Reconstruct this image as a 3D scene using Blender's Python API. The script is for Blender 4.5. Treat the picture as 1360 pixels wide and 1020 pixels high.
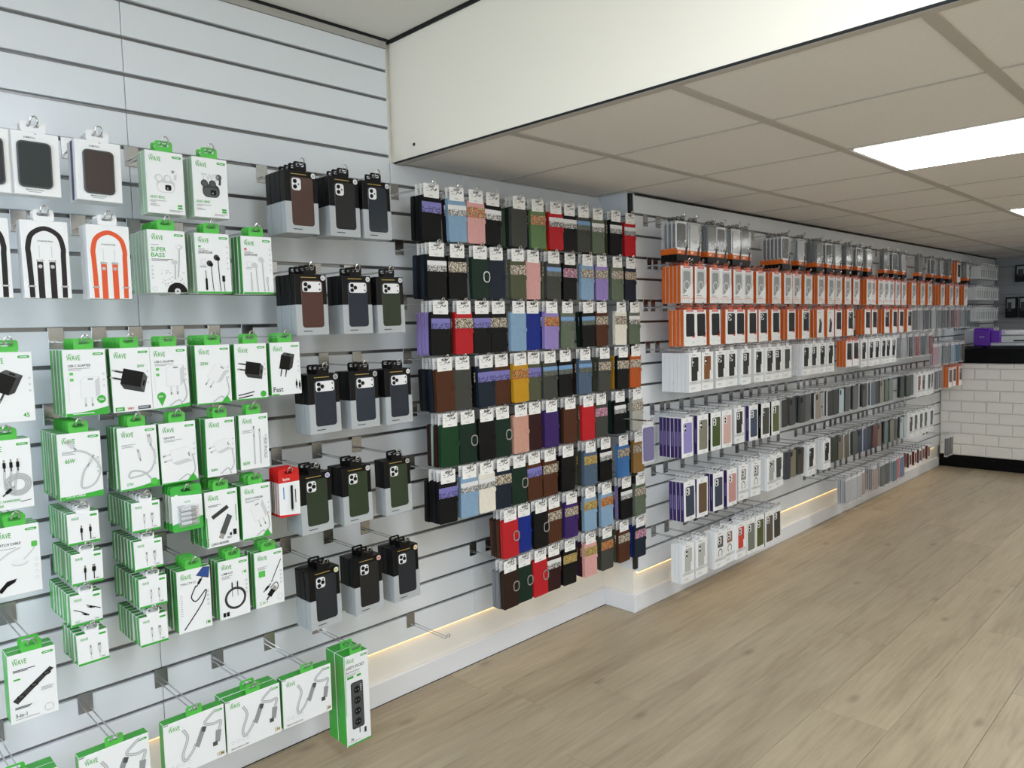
import bpy, bmesh, math, random
import numpy as np
from mathutils import Matrix, Vector
random.seed(7)
rnd = random.Random(11)
sc = bpy.context.scene
COL = sc.collection
for o in list(bpy.data.objects): bpy.data.objects.remove(o)

# ------------------------------------------------------------------ camera
CAM = np.array([0.0, -2.28, 1.395]); FPX = 993.0
yaw, pit, rol = [math.radians(a) for a in (45.141, 4.318, -1.515)]
fw = np.array([math.cos(pit)*math.cos(yaw), math.cos(pit)*math.sin(yaw), -math.sin(pit)])
rt = np.cross(fw, [0, 0, 1]); rt /= np.linalg.norm(rt); up = np.cross(rt, fw)
rt, up = math.cos(rol)*rt + math.sin(rol)*up, -math.sin(rol)*rt + math.cos(rol)*up
cam = bpy.data.objects.new('camera', bpy.data.cameras.new('camera'))
COL.objects.link(cam)
cam.matrix_world = Matrix(((rt[0], up[0], -fw[0], CAM[0]), (rt[1], up[1], -fw[1], CAM[1]), (rt[2], up[2], -fw[2], CAM[2]), (0, 0, 0, 1)))
cam.data.sensor_width = 36; cam.data.lens = FPX/1360*36; cam.data.clip_start = 0.05
sc.camera = cam
def x_at(px, Y, Z):
    """world X of the point at depth Y and height Z seen in photo column px"""
    k = (px-680)/FPX
    a = rt - k*fw
    return -(a[1]*(Y-CAM[1]) + a[2]*(Z-CAM[2]))/a[0] + CAM[0]

# ------------------------------------------------------------------ world, light, exposure
w = bpy.data.worlds.new('world'); sc.world = w; w.use_nodes = True
w.node_tree.nodes['Background'].inputs[0].default_value = (0.80, 0.88, 1.0, 1)
w.node_tree.nodes['Background'].inputs[1].default_value = 1.0
sc.view_settings.view_transform = 'Standard'; sc.view_settings.look = 'None'
sc.view_settings.exposure = 0.26; sc.view_settings.gamma = 1; sc.view_settings.use_curve_mapping = False
def area(name, loc, rot, sx, sy, power, col):
    l = bpy.data.lights.new(name, 'AREA'); l.shape = 'RECTANGLE'; l.size = sx; l.size_y = sy; l.energy = power; l.color = col
    o = bpy.data.objects.new(name, l); COL.objects.link(o); o.location = loc; o.rotation_euler = rot
    return o
WINDOW_W, PANEL_LOW, PANEL_UP = 72.0, 6.5, 12.0
area('window_daylight', (-2.86, -2.35, 1.30), (0, math.radians(-90), 0), 2.0, 4.2, WINDOW_W, (0.66, 0.82, 1.0))

# ------------------------------------------------------------------ materials
def lin(h):
    h = h.lstrip('#'); c = [int(h[i:i+2], 16)/255 for i in (0, 2, 4)]
    return tuple(v/12.92 if v <= .04045 else ((v+.055)/1.055)**2.4 for v in c) + (1,)
MATS = {}
def mat(name, hexc=None, rough=.5, metal=0., emit=0., alpha=1., coat=0., noise=None, bump=None, spec=.5):
    if name in MATS: return MATS[name]
    m = bpy.data.materials.new(name); m.use_nodes = True; nt = m.node_tree
    b = nt.nodes['Principled BSDF']; c = lin(hexc)
    b.inputs['Base Color'].default_value = c; b.inputs['Roughness'].default_value = rough
    b.inputs['Metallic'].default_value = metal; b.inputs['Alpha'].default_value = alpha
    b.inputs['Coat Weight'].default_value = coat; b.inputs['Coat Roughness'].default_value = .08
    b.inputs['Specular IOR Level'].default_value = spec
    m.diffuse_color = c
    if emit:
        b.inputs['Emission Color'].default_value = c; b.inputs['Emission Strength'].default_value = emit
    if noise or bump:
        tc = nt.nodes.new('ShaderNodeTexCoord'); n = nt.nodes.new('ShaderNodeTexNoise')
        n.inputs['Scale'].default_value = (noise or bump)[0]; n.inputs['Detail'].default_value = 3
        nt.links.new(tc.outputs['Object'], n.inputs['Vector'])
        if noise:
            mx = nt.nodes.new('ShaderNodeMix'); mx.data_type = 'RGBA'
            mx.inputs['A'].default_value = tuple(v*(1-noise[1]) for v in c[:3])+(1,)
            mx.inputs['B'].default_value = tuple(min(1, v*(1+noise[1])) for v in c[:3])+(1,)
            nt.links.new(n.outputs['Fac'], mx.inputs['Factor']); nt.links.new(mx.outputs['Result'], b.inputs['Base Color'])
        if bump:
            bp = nt.nodes.new('ShaderNodeBump'); bp.inputs['Strength'].default_value = bump[1]; bp.inputs['Distance'].default_value = .002
            nt.links.new(n.outputs['Fac'], bp.inputs['Height']); nt.links.new(bp.outputs['Normal'], b.inputs['Normal'])
    MATS[name] = m
    return m
def hexm(h, rough=.5, coat=0.):
    return mat('c'+h+str(rough)+str(coat), h, rough, coat=coat, spec=.3)
mat('slat', '#DEE3E8', .28, noise=(1.2, .02)); mat('backing', '#8E9092', .6); mat('rail', '#808182', .30, .9)
mat('paint', '#EAE3D4', .6, noise=(3, .015)); mat('plinthpaint', '#E8E6DE', .45); mat('basewhite', '#E2E5EA', .35)
mat('gap', '#101010', .8); mat('trimgrey', '#A9A7A2', .5); mat('tee', '#B4AFA7', .45)
mat('tile_ceil', '#DFDCD8', .9, noise=(90, .05)); mat('ceil_up', '#DCDAD4', .9, noise=(60, .03))
mat('led', '#FFFFFF', .5, emit=PANEL_LOW); mat('ledup', '#F4F8FF', .5, emit=PANEL_UP); mat('ledwarm', '#FFCB80', .5, emit=3.2)
mat('chrome', '#C9CACC', .18, 1.); mat('plate', '#A9AAAB', .22, 1.); mat('darkplate', '#3A3937', .35, .8)
mat('subway', '#E4E3DE', .18, coat=.3); mat('grout', '#C2C0B9', .8); mat('counterblack', '#020202', .5, spec=.12)
mat('white', '#E3E6E8', .38); mat('white2', '#E2E3E6', .45); mat('green', '#36A436', .38); mat('green2', '#4FB848', .4)
mat('paleside', '#A9C9A8', .25); mat('grey', '#8B9092', .5); mat('lgrey', '#C5C9CB', .45); mat('dgrey', '#44484A', .4)
mat('black', '#060607', .45, spec=.25); mat('boxblack', '#070708', .4, spec=.25); mat('sleeve', '#A9AEB1', .45); mat('orange', '#D06522', .42, spec=.3)
mat('orange2', '#D95A2A', .45); mat('red', '#C4201F', .4); mat('purple', '#33205F', .4); mat('lilac', '#8F86C9', .45)
mat('gold', '#B39A56', .4, .3); mat('ink', '#2A2C2E', .5); mat('silver', '#B9BBBC', .25, .7)
mat('clear', '#DDE3E6', .05, alpha=.17, coat=.6, bump=(38, .55)); mat('slat_dim', '#8C8F92', .35); mat('spinetext', '#6A5B98', .45); mat('film', '#D5DADE', .10, alpha=.13, bump=(30, .35))
mat('header', '#E8E8E6', .45); mat('purpleprn', '#5A1FA0', .4); mat('lamp', '#FFFFFF', .5, emit=2.2)

def band_mat(name, cols, sc_, sky=None):
    """printed townscape / flower strip: flat print, in generated coordinates"""
    m = bpy.data.materials.new(name); m.use_nodes = True; nt = m.node_tree; b = nt.nodes['Principled BSDF']
    b.inputs['Roughness'].default_value = .3
    tc = nt.nodes.new('ShaderNodeTexCoord'); mp = nt.nodes.new('ShaderNodeMapping'); mp.inputs['Scale'].default_value = sc_
    oi = nt.nodes.new('ShaderNodeObjectInfo'); nt.links.new(oi.outputs['Random'], mp.inputs['Location'])
    nt.links.new(tc.outputs['Generated'], mp.inputs['Vector'])
    v = nt.nodes.new('ShaderNodeTexVoronoi'); v.inputs['Scale'].default_value = 1; nt.links.new(mp.outputs['Vector'], v.inputs['Vector'])
    r = nt.nodes.new('ShaderNodeValToRGB'); r.color_ramp.interpolation = 'CONSTANT'
    sep = nt.nodes.new('ShaderNodeSeparateColor'); nt.links.new(v.outputs['Color'], sep.inputs['Color'])
    nt.links.new(sep.outputs[0], r.inputs['Fac'])
    while len(r.color_ramp.elements) < len(cols): r.color_ramp.elements.new(.5)
    for i, c in enumerate(cols): r.color_ramp.elements[i].position = i/len(cols); r.color_ramp.elements[i].color = lin(c)
    out = r.outputs['Color']
    if sky:
        sx = nt.nodes.new('ShaderNodeSeparateXYZ'); nt.links.new(tc.outputs['Generated'], sx.inputs[0])
        n = nt.nodes.new('ShaderNodeTexNoise'); n.inputs['Scale'].default_value = 6; nt.links.new(mp.outputs['Vector'], n.inputs['Vector'])
        ad = nt.nodes.new('ShaderNodeMath'); ad.operation = 'MULTIPLY_ADD'; ad.inputs[1].default_value = .6; nt.links.new(n.outputs['Fac'], ad.inputs[0]); nt.links.new(sx.outputs['Z'], ad.inputs[2])
        gt = nt.nodes.new('ShaderNodeMath'); gt.operation = 'GREATER_THAN'; gt.inputs[1].default_value = .85; nt.links.new(ad.outputs[0], gt.inputs[0])
        mx = nt.nodes.new('ShaderNodeMix'); mx.data_type = 'RGBA'; nt.links.new(gt.outputs[0], mx.inputs['Factor'])
        nt.links.new(out, mx.inputs['A']); mx.inputs['B'].default_value = lin(sky); out = mx.outputs['Result']
    nt.links.new(out, b.inputs['Base Color']); MATS[name] = m
S_ = (34, 1, 12)
band_mat('b_purple', ['#2C2A55', '#625EA0', '#8988C4', '#3D3A78'], S_, '#7573B4')
band_mat('b_bw', ['#1C1C1C', '#9A9A98', '#D8D8D6', '#4C4C4B'], S_, '#D9DADB')
band_mat('b_tulip', ['#B8321C', '#3F6B2A', '#D96A2A', '#7B2A1B', '#A6B07A'], (34, 1, 14))
band_mat('b_town', ['#4A3A30', '#C9BFA8', '#8D7E6C', '#2B2624', '#DAD3C4'], (40, 1, 11))
band_mat('b_sky', ['#39423A', '#5C6C66', '#76705E', '#2E3A44'], (36, 1, 12), '#6F96C0')
band_mat('b_pink', ['#C76B92', '#7A2E4A', '#E3B3C6', '#8E8C94', '#48303C'], (34, 1, 14))
band_mat('b_gold', ['#8C7438', '#B59A50', '#5E4E2C', '#C7B27A'], (36, 1, 12))

def floor_mat():
    m = bpy.data.materials.new('oak'); m.use_nodes = True; nt = m.node_tree; N = nt.nodes.new; L = nt.links.new
    b = nt.nodes['Principled BSDF']; b.inputs['Roughness'].default_value = .42
    tc = N('ShaderNodeTexCoord'); oi = N('ShaderNodeObjectInfo')
    ad = N('ShaderNodeVectorMath'); ad.operation = 'ADD'; L(tc.outputs['Object'], ad.inputs[0])
    cb = N('ShaderNodeCombineXYZ'); ml = N('ShaderNodeMath'); ml.operation = 'MULTIPLY'; ml.inputs[1].default_value = 37.
    L(oi.outputs['Random'], ml.inputs[0]); L(ml.outputs[0], cb.inputs[0]); L(ml.outputs[0], cb.inputs[1]); L(cb.outputs[0], ad.inputs[1])
    mp = N('ShaderNodeMapping'); mp.inputs['Scale'].default_value = (2.2, 34, 1); L(ad.outputs[0], mp.inputs['Vector'])
    n1 = N('ShaderNodeTexNoise'); n1.inputs['Scale'].default_value = 1.5; n1.inputs['Detail'].default_value = 8; n1.inputs['Roughness'].default_value = .68
    n1.inputs['Distortion'].default_value = .35; L(mp.outputs[0], n1.inputs['Vector'])
    mp3 = N('ShaderNodeMapping'); mp3.inputs['Scale'].default_value = (.9, 5, 1); L(ad.outputs[0], mp3.inputs['Vector'])
    n3 = N('ShaderNodeTexNoise'); n3.inputs['Scale'].default_value = 1.6; n3.inputs['Detail'].default_value = 3; n3.inputs['Distortion'].default_value = .6; L(mp3.outputs[0], n3.inputs['Vector'])
    mm = N('ShaderNodeMath'); mm.operation = 'MULTIPLY_ADD'; mm.inputs[1].default_value = .55; L(n1.outputs['Fac'], mm.inputs[0])
    m5 = N('ShaderNodeMath'); m5.operation = 'MULTIPLY'; m5.inputs[1].default_value = .45; L(n3.outputs['Fac'], m5.inputs[0]); L(m5.outputs[0], mm.inputs[2])
    r = N('ShaderNodeValToRGB'); e = r.color_ramp.elements
    e[0].position = .30; e[0].color = lin('#8B7D67'); e[1].position = .70; e[1].color = lin('#B4A890')
    x = e.new(.5); x.color = lin('#A3977F'); L(mm.outputs[0], r.inputs['Fac'])
    # knots
    mp2 = N('ShaderNodeMapping'); mp2.inputs['Scale'].default_value = (1.15, 2.7, 1); L(ad.outputs[0], mp2.inputs['Vector'])
    v = N('ShaderNodeTexVoronoi'); v.voronoi_dimensions = '2D'; v.inputs['Scale'].default_value = 1.0; L(mp2.outputs[0], v.inputs['Vector'])
    kr = N('ShaderNodeMapRange'); kr.inputs[1].default_value = .008; kr.inputs[2].default_value = .06; kr.inputs[3].default_value = .42; kr.inputs[4].default_value = 0.
    L(v.outputs['Distance'], kr.inputs[0])
    mk = N('ShaderNodeMix'); mk.data_type = 'RGBA'; L(kr.outputs[0], mk.inputs['Factor']); L(r.outputs['Color'], mk.inputs['A']); mk.inputs['B'].default_value = lin('#4E3F30')
    hs = N('ShaderNodeHueSaturation'); vr = N('ShaderNodeMapRange'); vr.inputs[3].default_value = .93; vr.inputs[4].default_value = 1.06
    L(oi.outputs['Random'], vr.inputs[0]); L(vr.outputs[0], hs.inputs['Value']); L(mk.outputs['Result'], hs.inputs['Color'])
    L(hs.outputs['Color'], b.inputs['Base Color'])
    bp = N('ShaderNodeBump'); bp.inputs['Strength'].default_value = .12; bp.inputs['Distance'].default_value = .001; L(n1.outputs['Fac'], bp.inputs['Height']); L(bp.outputs[0], b.inputs['Normal'])
    MATS['oak'] = m
floor_mat()

# ------------------------------------------------------------------ mesh helpers
def rrect(x0, z0, x1, z1, r, seg=4):
    r = min(r, (x1-x0)/2, (z1-z0)/2); P = []
    for cx, cz, a0 in ((x1-r, z1-r, 0), (x0+r, z1-r, 90), (x0+r, z0+r, 180), (x1-r, z0+r, 270)):
        for i in range(seg+1):
            a = math.radians(a0+90*i/seg); P.append((cx+r*math.cos(a), cz+r*math.sin(a)))
    return P            # counter-clockwise in (x, z)
class MB:
    def __init__(s): s.v = []; s.f = []; s.m = []; s.mats = []
    def mi(s, name):
        if name not in s.mats: s.mats.append(name)
        return s.mats.index(name)
    def face(s, pts, name):
        b = len(s.v); s.v += [tuple(p) for p in pts]; s.f.append(tuple(range(b, b+len(pts)))); s.m.append(s.mi(name))
    def box(s, x0, x1, y0, y1, z0, z1, name, front=None, left=None, top=None):
        b = len(s.v)
        s.v += [(x0,y0,z0),(x1,y0,z0),(x1,y1,z0),(x0,y1,z0),(x0,y0,z1),(x1,y0,z1),(x1,y1,z1),(x0,y1,z1)]
        for q, nm in (((0,1,5,4), front), ((1,2,6,5), left), ((2,3,7,6), None), ((3,0,4,7), left), ((4,5,6,7), top), ((3,2,1,0), None)):
            s.f.append(tuple(b+i for i in q)); s.m.append(s.mi(nm or name))
        return s
    def prism(s, poly, y0, y1, name, side=None, back=True):
        """poly in (x,z), ccw seen from -Y; y0 front, y1 back"""
        b = len(s.v); n = len(poly)
        s.v += [(x, y0, z) for x, z in poly] + [(x, y1, z) for x, z in poly]
        s.f.append(tuple(range(b, b+n))); s.m.append(s.mi(name))
        if back: s.f.append(tuple(range(b+2*n-1, b+n-1, -1))); s.m.append(s.mi(name))
        k = s.mi(side or name)
        for i in range(n):
            j = (i+1) % n; s.f.append((b+i, b+n+i, b+n+j, b+j)); s.m.append(k)
        return s
    def ring(s, outer, inner, y0, y1, name):
        """plate with a hole; outer and inner loops have the same number of points"""
        b = len(s.v); n = len(outer); k = s.mi(name)
        for y in (y0, y1): s.v += [(x, y, z) for x, z in outer] + [(x, y, z) for x, z in inner]
        for i in range(n):
            j = (i+1) % n
            for q in ((i, j, n+j, n+i), (2*n+j, 2*n+i, 3*n+i, 3*n+j), (i, 2*n+i, 2*n+j, j), (n+j, 3*n+j, 3*n+i, n+i)):
                s.f.append(tuple(b+t for t in q)); s.m.append(k)
        return s
    def tube(s, pts, r, name, seg=6):
        b = len(s.v); k = s.mi(name); P = [Vector(p) for p in pts]
        for i, p in enumerate(P):
            d = (P[min(i+1, len(P)-1)]-P[max(i-1, 0)]).normalized()
            u = d.cross(Vector((1, 0, 0)) if abs(d.x) < .9 else Vector((0, 0, 1))).normalized(); t = d.cross(u)
            s.v += [tuple(p + r*(math.cos(2*math.pi*a/seg)*u + math.sin(2*math.pi*a/seg)*t)) for a in range(seg)]
        for i in range(len(P)-1):
            for a in range(seg):
                c = (a+1) % seg; s.f.append((b+i*seg+a, b+i*seg+c, b+(i+1)*seg+c, b+(i+1)*seg+a)); s.m.append(k)
        s.f.append(tuple(range(b, b+seg))[::-1]); s.m.append(k); s.f.append(tuple(range(b+(len(P)-1)*seg, b+len(P)*seg))); s.m.append(k)
        return s
    def mesh(s, name, bevel=0.):
        me = bpy.data.meshes.new(name); me.from_pydata(s.v, [], s.f)
        for n in s.mats: me.materials.append(MATS[n])
        me.polygons.foreach_set('material_index', s.m); me.update()
        if bevel:
            bm = bmesh.new(); bm.from_mesh(me); bmesh.ops.remove_doubles(bm, verts=bm.verts, dist=1e-6)
            es = [e for e in bm.edges if e.calc_face_angle(0) > .6]
            bmesh.ops.bevel(bm, geom=es, offset=bevel, segments=1, affect='EDGES'); bm.to_mesh(me); bm.free()
        return me
def ob(name, me, parent=None, loc=(0, 0, 0), rot=(0, 0, 0)):
    o = bpy.data.objects.new(name, me); COL.objects.link(o); o.location = loc; o.rotation_euler = rot
    if parent: o.parent = parent
    return o
def tag(o, label, cat, group=None):
    o['label'] = label; o['category'] = cat
    if group: o['group'] = group
    return o
def struct(o, label=None):
    o['kind'] = 'structure'
    if label: o['label'] = label
    return o

# flat print: thin coloured shapes laid on a front face, millimetre coordinates from its lower left corner
_txt = {}
def text_mesh(s):
    if s not in _txt:
        cu = bpy.data.curves.new('t', 'FONT'); cu.body = s; cu.size = 1; cu.resolution_u = 2; cu.offset = .012
        o = bpy.data.objects.new('t', cu); me = bpy.data.meshes.new_from_object(o)
        v = [(a.co.x, a.co.y) for a in me.vertices]; f = [tuple(p.vertices) for p in me.polygons]
        bpy.data.objects.remove(o); bpy.data.curves.remove(cu); bpy.data.meshes.remove(me)
        x0 = min(p[0] for p in v); x1 = max(p[0] for p in v)
        _txt[s] = ([(x-x0, y) for x, y in v], f, x1-x0)
    return _txt[s]
class Print(MB):
    def __init__(s, w, h, ox, oy, oz):
        super().__init__(); s.w, s.h, s.o, s.lay, s.off = w, h, (ox, oy, oz), 0, 0.
    def P(s, x, z): return (s.o[0]+x/1000, s.o[1]-.0003-.00003*s.lay-s.off, s.o[2]+z/1000)
    def poly(s, pts, name):
        s.lay += 1; s.face([s.P(x, z) for x, z in pts], name); return s
    def rect(s, x0, z0, x1, z1, name): return s.poly([(x0, z0), (x1, z0), (x1, z1), (x0, z1)], name)
    def rr(s, x0, z0, x1, z1, r, name): return s.poly(rrect(x0, z0, x1, z1, r), name)
    def disc(s, cx, cz, r, name, rz=None, n=16):
        rz = rz or r
        return s.poly([(cx+r*math.cos(2*math.pi*i/n), cz+rz*math.sin(2*math.pi*i/n)) for i in range(n)], name)
    def stroke(s, pts, wd, name, smooth=True):
        if smooth and len(pts) > 2:
            q = [pts[0]]+list(pts)+[pts[-1]]; out = []
            for i in range(1, len(q)-2):
                p0, p1, p2, p3 = [np.array(q[i+d], float) for d in (-1, 0, 1, 2)]
                for t in np.linspace(0, 1, 6, endpoint=False):
                    out.append(tuple(.5*((2*p1)+(p2-p0)*t+(2*p0-5*p1+4*p2-p3)*t*t+(3*p1-p0-3*p2+p3)*t**3)))
            pts = out+[tuple(pts[-1])]
        s.lay += 1; L, R = [], []
        for i, p in enumerate(pts):
            a = np.array(pts[max(i-1, 0)], float); b = np.array(pts[min(i+1, len(pts)-1)], float); d = b-a; d /= (np.hypot(*d) or 1)
            n = np.array([-d[1], d[0]])*wd/2; L.append(np.array(p)+n); R.append(np.array(p)-n)
        for i in range(len(pts)-1):
            s.face([s.P(*R[i]), s.P(*R[i+1]), s.P(*L[i+1]), s.P(*L[i])], name)
        return s
    def text(s, t, x, z, size, name, sx=.85, rot=0, right=False):
        v, f, wd = text_mesh(t); s.lay += 1; b = len(s.v); c, q = math.cos(math.radians(rot)), math.sin(math.radians(rot))
        if right: x -= wd*size*sx
        s.v += [s.P(x+(a*size*sx)*c-(e*size)*q, z+(a*size*sx)*q+(e*size)*c) for a, e in v]; k = s.mi(name)
        for p in f: s.f.append(tuple(b+i for i in p)); s.m.append(k)
        return s
    def lines(s, x, z, ws, name='grey', hgt=1.3, step=3.2):
        for i, wd in enumerate(ws): s.rect(x, z-i*step, x+wd, z-i*step+hgt, name)
        return s
    # little pictures
    def plug(s, cx, cz, k, dark, rot=0):
        a, b, c = ('black', 'dgrey', 'ink') if dark else ('white2', 'white', 'lgrey')
        R = math.radians(rot)
        T = lambda pts: [(cx+k*(x*math.cos(R)-z*math.sin(R)), cz+k*(x*math.sin(R)+z*math.cos(R))) for x, z in pts]
        if not dark: s.poly(T([(-15.6, -18.6), (9.6, -18.6), (16.6, -11), (16.6, 19.6), (-9, 19.6), (-15.6, 12.6)]), 'lgrey')
        s.poly(T([(-15, -18), (9, -18), (9, 12), (-15, 12)]), a); s.poly(T([(-15, 12), (9, 12), (16, 19), (-9, 19)]), b)
        s.poly(T([(9, -18), (16, -11), (16, 19), (9, 12)]), c); s.poly(T(rrect(-3, 14, 6, 17, 1)), 'grey' if not dark else 'black')
        for x in (-10, 1):
            s.poly(T([(x, -30), (x+3, -30), (x+3, -18), (x, -18)]), c); s.poly(T([(x, -34), (x+3, -34), (x+3, -29), (x, -29)]), 'silver')
        return s
    def conn(s, x, z, k, dark, rot=0, usb=False):
        R = math.radians(rot); c = 'black' if dark else 'lgrey'
        T = lambda pts: [(x+k*(a*math.cos(R)-b*math.sin(R)), z+k*(a*math.sin(R)+b*math.cos(R))) for a, b in pts]
        wd = 6 if usb else 4
        s.poly(T([(-wd, 0), (wd, 0), (wd, 16), (-wd, 16)]), c); s.poly(T([(-wd+1.5, 16), (wd-1.5, 16), (wd-1.5, 25), (-wd+1.5, 25)]), 'silver')
        s.poly(T([(-2, -10), (2, -10), (2, 0), (-2, 0)]), 'dgrey' if dark else 'grey'); return s
    def cable(s, pts, wd=2.6, dark=False):
        if not dark: s.stroke(pts, wd+1, 'grey'); s.stroke(pts, wd-.6, 'lgrey')
        else: s.stroke(pts, wd, 'black')
        return s

# ------------------------------------------------------------------ the room
def zA(k): return 2.334-.1013*k
def zB(k): return 2.318-.1013*k
XJ, XF, XBULK, YB, YR, XW, ZL, ZU = 2.905, 9.64, 1.69, -.175, -5.2, -3.0, 2.008, 2.446
_mc = {}
def boxmesh(name, sx, sy, sz, m, bevel=0.):
    key = (name, round(sx, 4), round(sy, 4), round(sz, 4), m)
    if key not in _mc: _mc[key] = MB().box(0, sx, 0, sy, 0, sz, m).mesh(name, bevel)
    return _mc[key]
def blk(name, x0, x1, y0, y1, z0, z1, m, parent=None, bevel=0.):
    p = parent.location if parent else (0, 0, 0)        # children are placed relative to their parent's corner
    return ob(name, boxmesh(name, x1-x0, y1-y0, z1-z0, m, bevel), parent, (x0-p[0], y0-p[1], z0-p[2]))

floor = struct(blk('floor', XW, XF, YR, .1, -.06, -.012, 'gap'), 'light oak plank floor of the shop')
row = 0; y = .0 - .232
y0s = [-1.192+.24*i for i in range(-17, 6)]
starts = {-.952: 3.606, -1.192: 3.30, -1.432: 2.595, -1.672: 3.744, -.712: 2.20}
for yy in y0s:
    ya, yb = max(yy-.24, YR), min(yy, -.002)
    if yb-ya < .02: continue
    ph = None
    for kq, s_ in starts.items():
        if abs(yb-(kq+.24)) < .01 or abs(yy-(kq+.24)) < .01: ph = s_
    if ph is None: ph = rnd.uniform(0, 1.9)
    LN = 1.85; x = ph-LN*math.ceil((ph-XW)/LN)
    while x < XF:
        xa, xb = max(x, XW), min(x+LN, XF)
        if xb-xa > .03: blk('plank', xa+.0006, xb-.0006, ya+.0006, yb-.0006, -.012, 0, 'oak', floor, .0008)
        x += LN

# slat wall, nearer section (wall A) and the section that stands forward (wall B)
wall = struct(blk('wall_left', XW, XJ, .018, .14, 0, ZU, 'plinthpaint'), 'white slat wall carrying the accessories, nearer section')
wall2 = struct(blk('wall_left_forward', XJ, XF, -.157, .14, 0, ZU, 'plinthpaint'), 'white slat wall section that stands forward, to the counter')
def slats(parent, edges, zf, yfront, kmin, kmax, top_of, rails=True):
    for a, b in zip(edges[:-1], edges[1:]):
        zt = top_of((a+b)/2)
        ks = [k for k in range(kmin, kmax) if zf(k+1)+.006 < zt-.02]
        for k in ks:
            z1 = min(zf(k)-.0055, zt); z0 = zf(k+1)+.0055 if k+1 < 21 else zf(k+1)
            blk('slat', a+.0008, b-.0008, yfront, yfront+.0179, z0, z1, 'slat', parent, .0012)
    for k in range(0, 21 if rails else 0):
        segs = [(edges[0], edges[-1])]
        if zf(k) > ZL and edges[-1] < 3: segs = [(edges[0], XBULK-.02)]
        if zf(k) > ZL and edges[0] > 2: continue
        for a, b in segs:
            blk('slot_rail', a, b, yfront+.011, yfront+.0178, zf(k)-.006, zf(k)+.006, 'rail', parent)
slats(wall, [-2.983, -1.733, -.483, .767, 2.017, XJ-.004], zA, 0, 4, 21, lambda x: ZL)
slats(wall, [-2.983, -1.733, -.483, .767, XBULK-.022], zA, 0, -1, 4, lambda x: 2.412, False)
slats(wall, [XBULK-.021, 2.017, XJ-.004], zA, 0, 3, 4, lambda x: ZL-.001, False)
slats(wall2, [2.932+1.25*i for i in range(6)]+[XF], zB, YB, 0, 21, lambda x: ZL-.004)
tr = lambda n, *a, **k: struct(blk(n, *a, **k))
tr('trim_1', XW, XBULK-.022, -.004, .0175, 2.413, 2.436, 'trimgrey'); tr('shadow_strip_1', XW, XBULK, -.006, .0175, 2.437, 2.4455, 'gap')  # black strip paints the shadow gap above the grey trim
tr('shadow_strip_2', XBULK-.008, XBULK-.0005, YR, -.008, 2.435, 2.4455, 'gap')  # shadow gap along the bulkhead top, painted as a black strip
tr('trim_4', 2.906, 2.931, -.170, -.158, .21, ZL-.001, 'darkplate')
tr('wall_return', XJ-.0035, XJ-.0005, -.157, -.0005, .21, ZL-.001, 'slat')
tr('trim_5', XJ+.03, XF, YB-.010, YB-.0005, ZL-.0095, ZL-.0012, 'gap')
# baseboards and warm strip lights under the panels
bb = lambda n, *a: struct(blk(n, *a, 'basewhite', bevel=.002))
bb('baseboard_left', XW, XJ-.0185, 0, .0179, 0, .085); bb('baseboard_return', XJ-.018, XJ-.0002, -.180, .0179, 0, .085)
bb('baseboard_left_forward', XJ, 7.70, -.180, -.1572, 0, .085)
s = tag(blk('led_strip', XW+.02, XJ-.03, .0085, .0165, .2015, .2050, 'ledwarm'), 'warm white strip light under the near slat panels', 'strip light')
s = tag(blk('led_strip', XJ+.03, 7.60, YB+.0085, YB+.0165, .1845, .1880, 'ledwarm'), 'warm white strip light under the forward slat panels', 'strip light')
# ceilings
ceil = struct(blk('ceiling', XBULK+.0125, XF, YR, .1, ZL+.03, ZL+.09, 'gap'), 'low suspended tile ceiling')
xs = [XBULK+.012]+[2.24+.6*i for i in range(13)]+[XF]; ys = [-.16]+[-.577-.6*i for i in range(8)]+[YR]
LIGHTS = {(2, 2), (2, 3), (6, 2), (6, 3), (10, 2), (10, 3), (2, 6), (2, 7), (6, 6), (6, 7), (10, 6), (10, 7)}
for i in range(len(xs)-1):
    for j in range(len(ys)-1):
        if (i, j) in LIGHTS or abs(xs[i+1]-xs[i]) < .03: continue
        yb = ys[j] if j else (-.001 if xs[i] < 2.8 else -.176)
        blk('ceiling_tile', xs[i]+.004, xs[i+1]-.004, ys[j+1]+.004, yb-.004, ZL+.003, ZL+.018, 'tile_ceil', ceil)
for x_ in xs[1:-1]: blk('cross_tee', x_-.006, x_+.006, YR, -.001 if x_ < 2.9 else -.176, ZL+.0002, ZL+.0028, 'tee', ceil)
for y_ in ys[1:-1]: blk('main_tee', XBULK+.012, XF, y_-.015, y_+.015, ZL-.001, ZL+.0027, 'tee', ceil)
blk('edge_angle', XBULK+.0, XBULK+.03, YR, -.001, ZL-.003, ZL+.0026, 'tee', ceil)
blk('edge_gap', XBULK-.004, XBULK+.0, YR, -.001, ZL-.002, ZL+.004, 'gap', ceil)
def led_panel(x0, x1, y0, y1, z, label, m='led'):
    t = blk('ceiling_light', x0, x1, y0, y1, z, z+.009, 'tee'); tag(t, label, 'ceiling light', 'square-edged LED panels in the ceiling')
    ob('diffuser', boxmesh('diffuser', x1-x0-.016, y1-y0-.016, .0035, m), t, (.008, .008, -.0038))
nm = ['nearest LED panel in the low ceiling, cut by the frame', 'second LED panel in the low ceiling, just at the right edge', 'unseen third LED panel added in the low ceiling to brighten the counter end']  # third panel is out of view, added to brighten the counter tiles
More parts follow.
